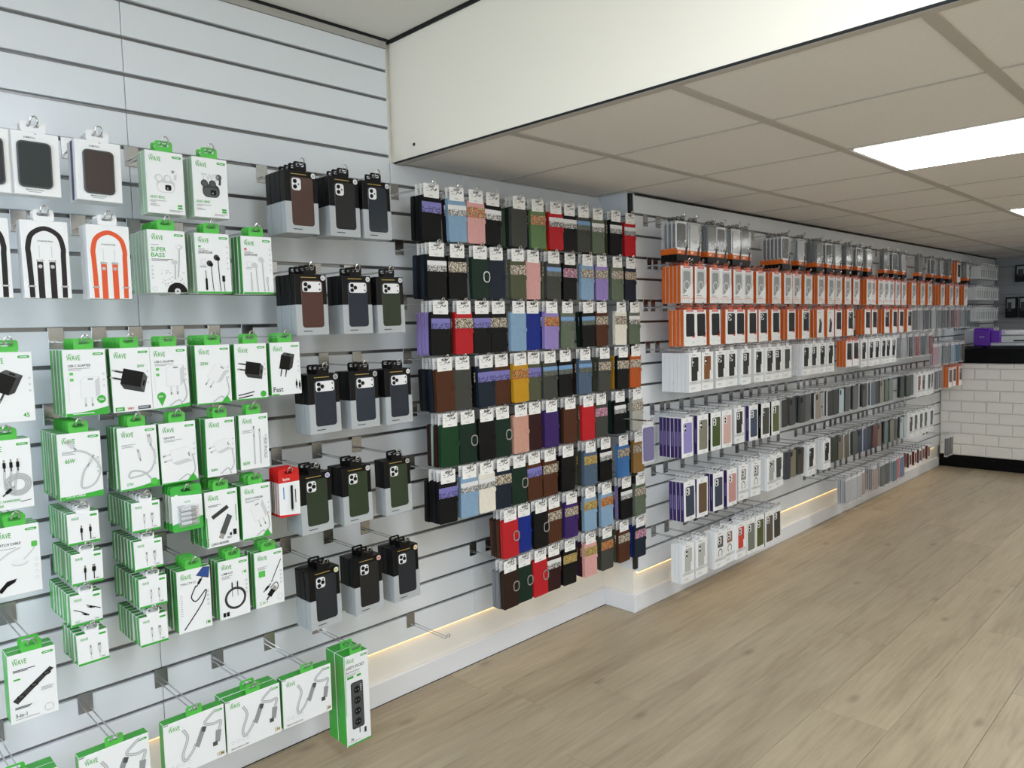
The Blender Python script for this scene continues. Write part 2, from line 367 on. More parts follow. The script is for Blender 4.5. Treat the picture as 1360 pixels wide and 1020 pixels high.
for q, (i, j) in enumerate(((2, 2), (6, 2), (10, 2), (2, 6), (6, 6), (10, 6))):
    led_panel(xs[i]+.012, xs[i+1]-.012, ys[j+2]+.02, ys[j]-.02, ZL+.001, nm[q] if q < 3 else ['LED panel by the right wall, nearest of three', 'LED panel by the right wall, middle of three', 'LED panel by the right wall, farthest of three'][q-3])
bulk = struct(blk('wall_bulkhead', XBULK, XBULK+.012, YR, .017, ZL+.005, ZU, 'paint'), 'plain white bulkhead where the ceiling drops')
tag(ob('screw', MB().prism([(.006*math.cos(a*.7854), .006*math.sin(a*.7854)) for a in range(8)], -.002, .0, 'darkplate').mesh('screw'), None, (XBULK-.0005, -.12, 2.055), (0, 0, -math.pi/2)), 'small dark screw head low on the white bulkhead', 'screw')
cu = struct(blk('ceiling_upper', XW, XBULK+.10, YR, .1, ZU+.012, ZU+.08, 'gap'), 'higher ceiling over the front of the shop')
xu = [XBULK-.010-.6*i for i in range(8)]+[XW]; yu = [-.006-.6*i for i in range(9)]+[YR]
UP = {(1, 3), (1, 4), (1, 6), (1, 7), (5, 3), (5, 4), (5, 6), (5, 7)}
for i in range(len(xu)-1):
    for j in range(len(yu)-1):
        if (i, j) in UP: continue
        blk('ceiling_tile', xu[i+1]+.0006, xu[i]-.0006, yu[j+1]+.0006, yu[j]-.0006, ZU, ZU+.011, 'ceil_up', cu)
un = ['LED panel in the higher ceiling near the slat wall', 'LED panel in the higher ceiling by the right wall', 'LED panel in the higher ceiling near the shop window', 'LED panel in the higher ceiling by the window corner']
for q, (i, j) in enumerate(((1, 3), (1, 6), (5, 3), (5, 6))):
    led_panel(xu[i+1]+.01, xu[i]-.01, yu[j+2]+.01, yu[j]-.01, ZU+.001, un[q], 'ledup')
# remaining walls: right wall, far wall behind the counter, window front behind the viewer
struct(blk('wall_right', XW, XF, YR-.1, YR, 0, ZU+.08, 'paint'), 'plain white wall on the right side of the shop')
wb = struct(blk('wall_back', XF, XF+.1, YR, .1, 0, ZU, 'slat_dim'), 'far slat wall behind the counter')  # dimness of the far end is put into a darker slat colour
for k in range(3, 21):
    for j in range(4):
        ob('slat', boxmesh('slat', .0179, 1.2484, .0903, 'slat_dim', .0012), wb, (-.018, YB-.02-1.25*(j+1)-YR, zB(k+1)+.0055))
wf = MB(); wf.box(XW-.1, XW, YR, .1, 0, .35, 'paint'); wf.box(XW-.1, XW, YR, .1, 2.32, ZU+.08, 'paint'); wf.box(XW-.1, XW, -.2, .1, .35, 2.32, 'paint'); wf.box(XW-.1, XW, YR, -4.5, .35, 2.32, 'paint')
struct(ob('wall_front', wf.mesh('wall_front')), 'shop front wall around the display window')
wn = MB()
for a in (-4.5, -3.08, -1.66, -.24): wn.box(XW-.07, XW-.03, a, a+.04, .35, 2.32, 'darkplate')
for a in (.35, 2.28): wn.box(XW-.07, XW-.03, -4.46, -.24, a, a+.04, 'darkplate')
win = struct(ob('window_1', wn.mesh('window_1')), 'display window of the shop front')
for a in (-4.46, -3.04, -1.62): ob('pane', boxmesh('pane', .006, 1.38, 1.89, 'clear'), win, (XW-.053, a, .39))

# ------------------------------------------------------------------ tiled counter with plinth and black top
XC = 7.72
ct = blk('counter', XC+.010, XC+.60, -3.6, -.178, .002, .964, 'grout')
tag(ct, 'white tiled counter with black top and plinth at the end of the shop', 'counter')
loc = lambda x, y, z: (x-XC-.010, y+3.6, z-.002)
ob('plinth', boxmesh('plinth', .008, 3.42, .112, 'counterblack'), ct, loc(XC+.002, -3.6, .002))
ob('countertop', boxmesh('countertop', .66, 3.42, .13, 'counterblack', .003), ct, loc(XC-.03, -3.6, .965))
for r in range(9):
    z0 = .1155+.1*r; z1 = min(z0+.0965, .9645)
    y1 = -.179-(.07 if r % 2 else .17)
    cuts = [(-.179, y1)]
    while y1 > -3.5: cuts.append((y1, y1-.2)); y1 -= .2
    for a, b in cuts:
        hgt, wd = z1-z0, a-b-.0035
        key = ('tile', round(wd, 3), round(hgt, 3))
        if key not in _mc:
            m_ = MB(); e = .009
            o_ = [(0, 0), (wd, 0), (wd, hgt), (0, hgt)]; i_ = [(e, e), (wd-e, e), (wd-e, hgt-e), (e, hgt-e)]
            for q in range(4):
                t_ = (q+1) % 4; m_.face([(0, -o_[q][0], o_[q][1]), (0, -o_[t_][0], o_[t_][1]), (-.005, -i_[t_][0], i_[t_][1]), (-.005, -i_[q][0], i_[q][1])], 'subway')
                m_.face([(.004, -o_[t_][0], o_[t_][1]), (0, -o_[t_][0], o_[t_][1]), (0, -o_[q][0], o_[q][1]), (.004, -o_[q][0], o_[q][1])], 'subway')
            m_.face([(-.005, -x, z) for x, z in i_], 'subway'); _mc[key] = m_.mesh('tile')
        ob('tile', _mc[key], ct, loc(XC+.0055, a-.0018, z0))
# wide-format cutter standing on the counter
pr = ob('vinyl_cutter', None, None, (XC+.28, -.40, 1.095)); tag(pr, 'wide silver vinyl cutter with purple end covers on the black counter', 'cutter')
def pp(name, x0, x1, y0, y1, z0, z1, m, bev=.004): return ob(name, boxmesh(name, x1-x0, y1-y0, z1-z0, m, bev), pr, (x0, y0, z0))
for y0_ in (-.125, -1.78):
    c_ = ob('end_cover', MB().prism([(-.02, .02), (.0, .012), (.13, .012), (.135, .16), (.12, .178), (-.005, .178), (-.02, .16)], 0, .125, 'purpleprn').mesh('end_cover', .004), pr, (-.09, y0_, 0), (0, 0, 0))
    c_.data.transform(Matrix(((1, 0, 0, 0), (0, 1, 0, 0), (0, 0, 1, 0), (0, 0, 0, 1))))
pp('side_cover', -.075, .03, -.20, -.127, .045, .155, 'purpleprn'); pp('logo_stripe', -.1115, -.1105, -.085, -.045, .098, .102, 'white', 0)
pp('beam', -.04, .05, -1.655, -.2, .11, .165, 'silver'); pp('white_bar', -.05, -.041, -1.65, -.23, .118, .152, 'white')  # plain white bar along the front of the beam
pp('platen', -.085, .04, -1.655, -.127, .018, .048, 'silver'); pp('bed', -.05, .04, -1.655, -.202, .05, .106, 'lgrey')
for i in range(7): pp('key', -.0525, -.0505, -.30-.16*i-.09, -.30-.16*i, .058, .07, 'black', 0)
for y_ in (-.06, -.9, -1.7): pp('foot', -.06, .02, y_-.03, y_, 0, .0115, 'black', 0)

# ------------------------------------------------------------------ hooks
HK = {}; FAR = []; SEEN = []
def hook_meshes(L):
    L = round(L, 3)
    if L not in HK:
        pl = MB().box(-.019, .019, -.003, -.0003, -.052, .0045, 'plate').mesh('hook_plate', .0006)
        pg = MB().tube([(0, -.003, -.036), (0, -.012, -.035), (0, -L+.012, -.035), (0, -L+.004, -.033), (0, -L, -.028)], .0019, 'chrome').mesh('prong')
        lp = MB().tube([(.0075*math.cos(a), -L-.003*math.sin(a), -.028+.0105*math.sin(a)) for a in np.linspace(0, math.pi, 9)], .0019, 'chrome').mesh('end_loop')
        HK[L] = (pl, pg, lp)
    return HK[L]
def hook(X, ywall, zslat, L, label, group):
    far = X > 5.55
    SEEN.append((X, zslat, ywall))
    if far:                                  # past the nearest three hundred: joined, see far_hooks
        FAR.append((X, ywall, zslat, L)); return None
    pl, pg, lp = hook_meshes(L)
    h = tag(ob('display_hook', pl, None, (X, ywall, zslat)), label, 'hook', group)
    for sx in (-.0075, .0075): ob('prong', pg, h, (sx, 0, 0))
    ob('end_loop', lp, h)
    return h
ORD = ['front', 'second', 'third', 'fourth', 'fifth', 'sixth', 'seventh', 'eighth', 'ninth', 'tenth', 'eleventh', 'twelfth', 'thirteenth', 'fourteenth', 'fifteenth', 'sixteenth', 'seventeenth', 'eighteenth', 'nineteenth', 'twentieth',
       'twenty-first', 'twenty-second', 'twenty-third', 'twenty-fourth', 'twenty-fifth', 'twenty-sixth', 'twenty-seventh', 'twenty-eighth', 'twenty-ninth', 'thirtieth', 'thirty-first', 'thirty-second', 'thirty-third', 'thirty-fourth', 'thirty-fifth', 'thirty-sixth', 'thirty-seventh', 'thirty-eighth', 'thirty-ninth', 'fortieth']
# an item kind is (root name, root mesh, [(part name, mesh, [(sub name, mesh)...])], thickness); origin = where it hangs on the prongs, front towards -Y
def put(kind, X, Y, Z, label, cat, group, roll=0., yaw=0., pitch=0.):
    nm_, me, parts, t = kind
    o = tag(ob(nm_, me, None, (X, Y, Z), (pitch, roll, yaw)), label, cat, group)
    for pn, pm, subs in parts:
        c = ob(pn, pm, o)
        for sn, sm in subs: ob(sn, sm, c)
    return o
def stack(kinds, X, yf, zslat, ywall, n, cat, group, desc, backword, gap=.0012, jig=.6, hk=True, roll0=0., fan=0.):
    """n items on one hook, the first in front; desc names the front one"""
    if callable(kinds): pick = kinds
    elif isinstance(kinds, list): pick = lambda i: kinds[i % len(kinds)]
    else: pick = lambda i: kinds
    y = yf
    for i in range(n):
        k = pick(i)
        if y+k[3] > ywall-.006: break
        lab = desc if i == 0 else '%s behind the %s' % ('first' if i == 1 else ORD[i-1], desc)
        if len(lab.split()) > 16: print('LONG', lab)
        put(k, X+rnd.uniform(-.0008, .0008)*(i > 0), y, zslat-.035, ' '.join(lab.split()[:16]), cat, group, math.radians(roll0+rnd.uniform(-jig, jig)))
        y += k[3]+gap+fan*(i > 0)
    if hk: hook(X, ywall, zslat, abs(yf-ywall)+.012, ' '.join(('chrome hook of the '+desc).split()[:16]), 'chrome display hooks')
def tab(wd, top, mname, hw=.0135, z0=.0):
    """euro-slot hang tab from z0 (box top) up to top, hole around the prongs"""
    o = rrect(-wd, z0, wd, top, .006, 2); i = rrect(-hw, -.0055, hw, .0042, .004, 2)
    return MB().ring(o, i, .0008, .0016, mname).mesh('hang_tab')

# ------------------------------------------------------------------ green and white accessory boxes
def abox(wd, hg, t, art, top=-.018, side='green', tabm='green2', edge=True, tabw=.022, tabtop=.0095):
    w2 = wd/2; z1, z0 = top, top-hg
    b = MB(); b.box(-w2, w2, 0, t, z0, z1, 'white', front='white', left=side, top=side)
    body = b.mesh('accessory_box', .0009)
    p = Print(wd*1000, hg*1000, -w2, 0, z0); art(p, wd*1000, hg*1000)
    parts = [('front_print', p.mesh('front_print'), [])]
    tm = tab(tabw, tabtop, tabm, z0=top-.001)
    parts.append(('hang_tab', tm, []))
    if edge:
        e = MB(); e.box(-w2-.0004, -w2+.0012, -.0003, .003, z0, z1, 'white'); parts.append(('edge_fold', e.mesh('edge_fold'), []))
    return ('accessory_box', body, parts, t)
def head(p, w, h, pill=True, lx=8):
    p.text('WAVE', lx, h-26, 17, 'green', .62); p.rect(lx+4, h-11.5, lx+11, h-10.3, 'green'); p.rect(lx+2, h-13.8, lx+9, h-12.8, 'green')
    if pill: p.rr(w-29, h-15, w-5, h-9, 3, 'green'); p.rect(w-25, h-12.8, w-10, h-11.4, 'white')
    return p
def bottom_curve(p, w, hg, deep=10, name='green'):
    p.poly([(0, 0), (w, 0), (w, hg+deep)]+[(w*(1-i/8), hg+deep*(1-i/8)**2) for i in range(1, 9)], name)
def a_buds(dark):
    def f(p, w, h):
        head(p, w, h); c, d = ('ink', 'dgrey') if dark else ('lgrey', 'white2')
        p.text('TWS', 22, h*.62, 26, 'lgrey', .8) if dark else None
        p.rr(24, h*.34, w-24, h*.56, 14, c); p.rr(26, h*.35, w-26, h*.50, 12, d); p.rr(w/2-2, h*.38, w/2+14, h*.47, 4, 'black'); p.text('n', w/2+3, h*.40, 8, 'white')
        for x in (30, 52): p.disc(x, h*.57, 10, c); p.disc(x+1, h*.57, 7, d)
        p.stroke([(72, h*.56), (74, h*.68)], 6, c, False); p.disc(70, h*.69, 8, d); p.disc(67, h*.69, 4, 'grey')
        p.text('ANC+ENC', 6, h*.24, 10, 'green', .8); p.lines(6, h*.20, [40, 14, 0.1, 16, 24]); p.lines(w-42, h*.06, [36, 28]); p.rect(w-20, h*.13, w-8, h*.16, 'green'); p.rect(w-20, h*.09, w-8, h*.12, 'green')
    return f
def a_bass(p, w, h):
    head(p, w, h); p.lines(6, h*.76, [20]); p.text('SUPER', 6, h*.66, 15, 'green', .9); p.text('BASS', 6, h*.57, 15, 'green', 1.1); p.lines(6, h*.53, [55, 42], 'ink')
    p.cable([(w-17, h*.72), (w-20, h*.45), (w-24, h*.25)], 2); p.disc(w-17, h*.74, 9, 'lgrey', 6); p.disc(w-19, h*.74, 6, 'white', 4); p.cable([(w-30, h*.48), (w-32, h*.22)], 2); p.disc(w-31, h*.49, 8, 'lgrey', 6)
    for i in range(40): p.disc(rnd.uniform(25, w-8), rnd.uniform(h*.1, h*.36), rnd.uniform(.5, 1.4), 'ink', n=5)
    P_ = [(w-28+26*math.cos(a*math.pi/12), 1+26*math.sin(a*math.pi/12)) for a in range(13)]
    p.poly(P_, 'black'); p.poly([(w-28+8*math.cos(a*math.pi/8), 4+8*math.sin(a*math.pi/8)) for a in range(16)], 'lgrey'); p.disc(w-28, 4, 2.5, 'ink'); p.disc(10, 10, 6, 'lgrey'); p.disc(10, 10, 4.6, 'white')
    for i in range(4): p.rr(4, h*(.22+.06*i), 9, h*(.25+.06*i), 1.5, 'lgrey')
def a_ear(dark):
    def f(p, w, h):
        head(p, w, h); c = 'black' if dark else 'lgrey'; p.rect(8, h*.76, 15, h*.79, 'green2' if dark else 'red'); p.text('EARPHONE', 8, h*.66, 9.5, 'ink', .8); p.lines(8, h*.73, [18, 26])
        p.disc(20, h*.52, 8, 'lgrey'); p.disc(20, h*.52, 6.8, 'white'); p.lines(10, h*.45, [20, 16])
        for x, z in ((36, h*.50), (56, h*.60)):
            p.cable([(x+4, z), (x+6, h*.2), (x+8, h*.04)], 2, dark); p.disc(x, z, 8, 'ink' if dark else 'lgrey'); p.disc(x+4, z-3, 6, c)
        p.cable([(24, h*.38), (26, h*.18), (25, h*.05)], 1.6, dark); p.rect(22, h*.06, 28, h*.25, c); p.cable([(72, h*.3), (75, h*.04)], 1.6, dark); p.rr(69, h*.2, 77, h*.3, 1, c); p.rect(0, 0, w, h*.03, 'green')
        for i in range(5): p.disc(w-8, h*(.78-.09*i), 2.5, 'lgrey')
    return f
def a_charger(dark, rot=0, k=1.25, cx=None, cz=None, title='USB-C ADAPTER', big=None, bot=None, leaf=None, cable=False, left=True):
    def f(p, w, h):
        head(p, w, h)
        if title: p.text(title, 10, h-42, 8, 'ink', .85); p.lines(10, h-47, [w*.5, w*.3])
        p.plug(cx or w*.58, cz or h*.42, k, dark, rot)
        if left:
            for i in range(2): p.rr(12, h*(.62-.09*i), 20, h*(.66-.09*i), 1, 'green2')
            p.stroke([(8, h*.6), (8, h*.22)], .8, 'lgrey', False)
        if cable: p.cable([(w*.45, h*.04), (w*.7, h*.12), (w*.8, h*.02)], 1.8); p.cable([(w*.86, h*.45), (w*.92, h*.2), (w*.8, h*.08)], 1.8)
        if big: p.text(big[0], big[1], big[2], big[3], big[4] if len(big) > 4 else 'green', .9)
        if bot == 'curve': bottom_curve(p, w, 8, 12); p.lines(14, 5, [w*.5], 'white', 2); p.disc(w-16, 38, 10, 'green'); p.lines(w-22, 39, [12, 12], 'white')
        if bot == 'bar': p.rect(4, 3, 26, 13, 'green'); p.text('30W', 7, 5, 8, 'white'); p.text('VERY', 32, 5, 9, 'red', .8); p.rect(58, 4, w-6, 13, 'dgrey'); p.lines(60, 10, [w-70, w-72], 'lgrey')
        if bot == 'tri': p.rect(0, 0, w, 4, 'green'); p.poly([(w-30, 4), (w-4, 4), (w-14, 22)], 'green')
        if bot == 'fast': p.text('Fast', 4, 10, 21, 'ink', .95); p.rect(0, 0, 22, 4, 'green'); p.conn(w-16, 24, .8, True); p.conn(w-6, 20, .8, True)
        if bot == 'two': p.stroke([(4, 14), (w*.55, 22)], 3, 'black', False); p.stroke([(4, 6), (w*.5, 12)], 3, 'black', False); p.rect(0, 0, w, 3.5, 'green'); p.disc(w-16, 14, 9, 'green')
        if leaf: p.disc(22, h*.2, 11, 'green'); p.poly([(14, h*.15), (30, h*.15), (22, h*.04)], 'green'); p.text(leaf, 14, h*.185, 7, 'white'); bottom_curve(p, w, 2, 9)
        for i in range(3): p.disc(w-8, h*(.62-.09*i), 2.6, 'lgrey')
    return f
def a_cable(pts, ends, dark=False, title='', big=None, bot=None, wd=3.2, bars=True, extra=None):
    def f(p, w, h):
        head(p, w, h)
        if title: p.text(title, 8, h-40, 8, 'ink', .8)
        if bars: p.lines(8, h-46, [w*.35, w*.25, w*.3])
        p.cable([(x*w, z*h) for x, z in pts], wd, dark)
        for x, z, r, u in ends: p.conn(x*w, z*h, .9, dark, r, u)
        if big: p.text(*big)
        if bot == 'curve': bottom_curve(p, w, 9, 6); p.text('DATA CABLE', 12, 5, 8.5, 'white')
        if bot == 'bar': bottom_curve(p, w, 4, 14); p.disc(w-14, 15, 9, 'green2')
        if bot == 'corner': p.poly([(w-34, 0), (w, 0), (w, 30)], 'green')
        if bot == 'line': p.rect(0, 0, w, 4, 'green')
        for i in range(4): p.rr(w-12, h*(.36+.07*i), w-6, h*(.40+.07*i), 1, 'lgrey')
        if extra: extra(p, w, h)
    return f
def a_small(dark, usb, swirl=False):
    def f(p, w, h):
        p.text('WAVE', 8, h-17, 10, 'green', .6); p.rr(w-20, h-12, w-4, h-7, 2, 'green')
        if swirl: p.stroke([(6, h*.55), (24, h*.42), (40, h*.28)], 2, 'black'); p.stroke([(w-4, h*.42), (w-20, h*.52), (34, h*.62)], 2, 'black'); p.conn(34, h*.30, .5, True, 60); p.conn(w-22, h*.5, .5, True, 70); p.text('FAST', 8, 9, 6, 'green'); p.lines(8, 6, [40])
        else:
            for i, x in enumerate((w*.42, w*.70)): p.stroke([(x, 9), (x, h*.28)], 2.2, 'black' if dark else 'lgrey', False); p.conn(x, h*.36, .72, dark, 0, usb and i)
        p.rect(0, 0, w, 5.5, 'green'); p.text('30W', w-18, 8, 5, 'ink')
    return f
def a_net(txt):
    def f(p, w, h):
        head(p, w, h, lx=12)
        p.stroke([(w*.30, h*.80), (w*.37, h*.62), (w*.28, h*.34), (w*.32, h*.22), (w*.44, h*.34), (w*.50, h*.46)], 7.5, 'grey'); p.stroke([(w*.30, h*.80), (w*.37, h*.62), (w*.28, h*.34), (w*.32, h*.22), (w*.44, h*.34), (w*.50, h*.46)], 4.5, 'lgrey')
        p.stroke([(w*.86, h*.95), (w*.66, h*.78), (w*.80, h*.70), (w*.93, h*.70), (w*.88, h*.52)], 7.5, 'grey'); p.stroke([(w*.86, h*.95), (w*.66, h*.78), (w*.80, h*.70), (w*.93, h*.70), (w*.88, h*.52)], 4.5, 'lgrey')
        p.poly([(w*.48, h*.42), (w*.55, h*.36), (w*.68, h*.68), (w*.60, h*.72)], 'grey'); p.poly([(w*.60, h*.64), (w*.66, h*.61), (w*.69, h*.70), (w*.62, h*.73)], 'dgrey')
        p.poly([(w*.82, h*.34), (w*.90, h*.32), (w*.94, h*.54), (w*.84, h*.56)], 'grey'); p.rect(w*.78, h*.27, w*.86, h*.35, 'dgrey')
        for i in range(4): p.disc(16+15*i, h*.18, 5, 'lgrey'); p.disc(16+15*i, h*.18, 3.8, 'white')
        p.text('Ethernet Network Cable', 10, 7, 6.5, 'ink', .8); txt and p.text(txt, w-6, 8, 16, 'gold', .8, 0, True); p.rect(0, h-3, 12, h-1, 'ink')
    return f
def a_socket(p, w, h):
    head(p, w, h, lx=6); p.text('SAFETY SOCKET', 6, h-46, 13, 'ink', .72); p.text('MULTIFUNCTIONAL', 6, h-58, 7, 'ink', .8); p.lines(6, h-64, [50, 36]); p.lines(8, h-78, [24], 'green', 8); p.lines(44, h-78, [16], 'green', 8)
    p.rr(20, h*.17, 66, h*.69, 7, 'ink'); p.rr(23, h*.18, 63, h*.68, 6, 'dgrey')
    for i in range(4): z = h*(.24+.12*i); p.disc(43, z, 13.5, 'ink'); p.disc(43, z, 11, 'black'); p.disc(38, z, 2, 'grey'); p.disc(48, z, 2, 'grey')
    for i in range(4): p.rect(54, h*(.58+.02*i), 60, h*(.588+.02*i), 'lgrey')
    p.stroke([(47, h*.17), (47, h*.11)], 3, 'black', False); p.text('3M', 12, h*.055, 10, 'ink'); p.lines(8, h*.04, [40]); p.rect(64, h*.09, 72, h*.15, 'ink'); p.rect(0, 0, w, 5, 'green'); p.rect(0, h*.35, 1.5, h, 'green')
def a_bank(p, w, h):
    head(p, w, h); p.lines(9, h-40, [45, 30], 'ink', 2); p.lines(9, h*.62, [14], 'green', 4)
    p.poly([(6, h*.34), (w-14, h*.70), (w-6, h*.66), (16, h*.28)], 'ink'); p.poly([(6, h*.34), (16, h*.28), (16, h*.27), (6, h*.33)], 'black')
    for i, t in enumerate((.16, .5, .84)): p.disc(10+(w-18)*t, h*(.315+.36*t), 9, 'black', 5); p.disc(10+(w-18)*t, h*(.315+.36*t), 6, 'dgrey', 3)
    p.lines(9, h*.22, [34, 30], 'ink', 2); p.text('3-in-1', 9, h*.08, 13, 'ink', .85); p.lines(9, h*.05, [48]); p.rr(w-30, h*.05, w-10, h*.17, 9, 'lgrey'); p.rr(w-27, h*.07, w-13, h*.15, 2, 'white')
    p.lines(w-34, h*.42, [26, 22, 24])
def a_watch(p, w, h):
    head(p, w, h); p.text('WATCH CABLE', 6, h-44, 8.5, 'ink', .85); p.lines(6, h-52, [40])
    p.stroke([(2, h*.5), (30, h*.62), (55, h*.68)], 4, 'lgrey', False); p.disc(52, h*.46, 17, 'lgrey', 8); p.disc(52, h*.48, 17, 'white2', 8); p.stroke([(60, h*.5), (80, h*.62), (84, h*.68)], 3, 'lgrey')
    p.poly([(6, h*.1), (24, h*.22), (44, h*.24), (40, h*.19), (24, h*.14), (12, h*.06)], 'black'); p.rr(w-18, h*.66, w-6, h*.74, 2, 'green2')
    for i in range(4): p.disc(w-10, h*(.2+.09*i), 4, 'lgrey'); p.disc(w-10, h*(.2+.09*i), 3, 'white')
def a_three(p, w, h):
    head(p, w, h)
    for i in range(3): p.cable([(w*(.42+.14*i), h*.56), (w*(.42+.1*i), h*.36), (w*.6, h*.2)], 3.5); p.conn(w*(.42+.14*i), h*.6, .8, True)
    for r in (26, 21, 16): p.stroke([(w*.68+r*math.cos(a*.5236), h*.35+r*.95*math.sin(a*.5236)) for a in range(13)], 3.6, 'grey'); p.stroke([(w*.68+r*math.cos(a*.5236), h*.35+r*.95*math.sin(a*.5236)) for a in range(13)], 1.6, 'lgrey')
    p.conn(w*.42, h*.24, .9, True, -50); p.text('3-in-1 CHARGING', 14, 18, 8, 'green', .85); p.text('CABLE', 14, 8, 8, 'green', .85); p.stroke([(w-28, 16), (w-6, 18)], 1.5, 'ink', False)
def a_reader(p, w, h):
    head(p, w, h); p.lines(8, h-40, [36, 26], 'ink')
    p.poly([(14, h*.56), (20, h*.50), (66, h*.66), (60, h*.72)], 'ink'); p.poly([(36, h*.24), (50, h*.18), (74, h*.5), (60, h*.56)], 'dgrey'); p.poly([(32, h*.16), (44, h*.12), (50, h*.2), (38, h*.24)], 'silver')
    p.rect(w-28, h*.16, w-22, h*.21, 'black'); p.rect(w-18, h*.16, w-8, h*.26, 'black'); p.stroke([(w-7, h*.4), (w-7, h*.7)], 2, 'green', False)
    p.text('CARD READER', 10, 6, 9.5, 'ink', .8); p.text('2in1', w-36, 18, 9, 'ink'); p.text('OTG', 4, 8, 12, 'ink', .8, 90); p.rect(0, h*.02, 3, h*.55, 'green')
BT, CT = .027, .021
def cab(*a, **k): return a_cable(*a, **k)
def ring_ext(p, w, h):
    for r in (30, 26.5): p.stroke([(w*.52+r*math.cos(a*.5236), h*.33+r*math.sin(a*.5236)) for a in range(13)], 3, 'black')
    for x in (.42, .6): p.stroke([(w*x, h*.36), (w*x, h*.62)], 1.5, 'ink', False); p.rect(w*x-2, h*.5, w*x+2, h*.6, 'ink')
    for x in (8, 18): p.rect(x, 8, x+8, 20, 'black')
    p.text('1M', w-8, h*.72, 13, 'green', .8, 0, True)
def phone_ext(p, w, h): p.poly([(w*.56, h*.88), (w*.94, h*.80), (w*.99, h*.98), (w*.78, h)], 'ink'); p.poly([(w*.58, h*.88), (w*.93, h*.815), (w*.97, h*.97), (w*.78, h*.99)], 'c#2C4A8A0.50.0'); p.text('1M', w-6, 10, 14, 'green', .8, 0, True); p.lines(6, h*.6, [6]*10, 'grey', 1.3, 6)
hexm('#2C4A8A')
def two_ext(p, w, h): p.text('2 in 1', 10, 10, 12, 'green', .95); p.rect(10, h*.55, 30, h*.66, 'green2'); p.disc(w-14, 20, 9, 'lgrey'); p.disc(w-14, 20, 7.6, 'white'); p.conn(w*.45, h*.18, 1.3, True, -40, True); p.stroke([(w*.5, h*.32), (w*.72, h*.4), (w*.78, h*.3), (w*.6, h*.22)], 2.4, 'black')
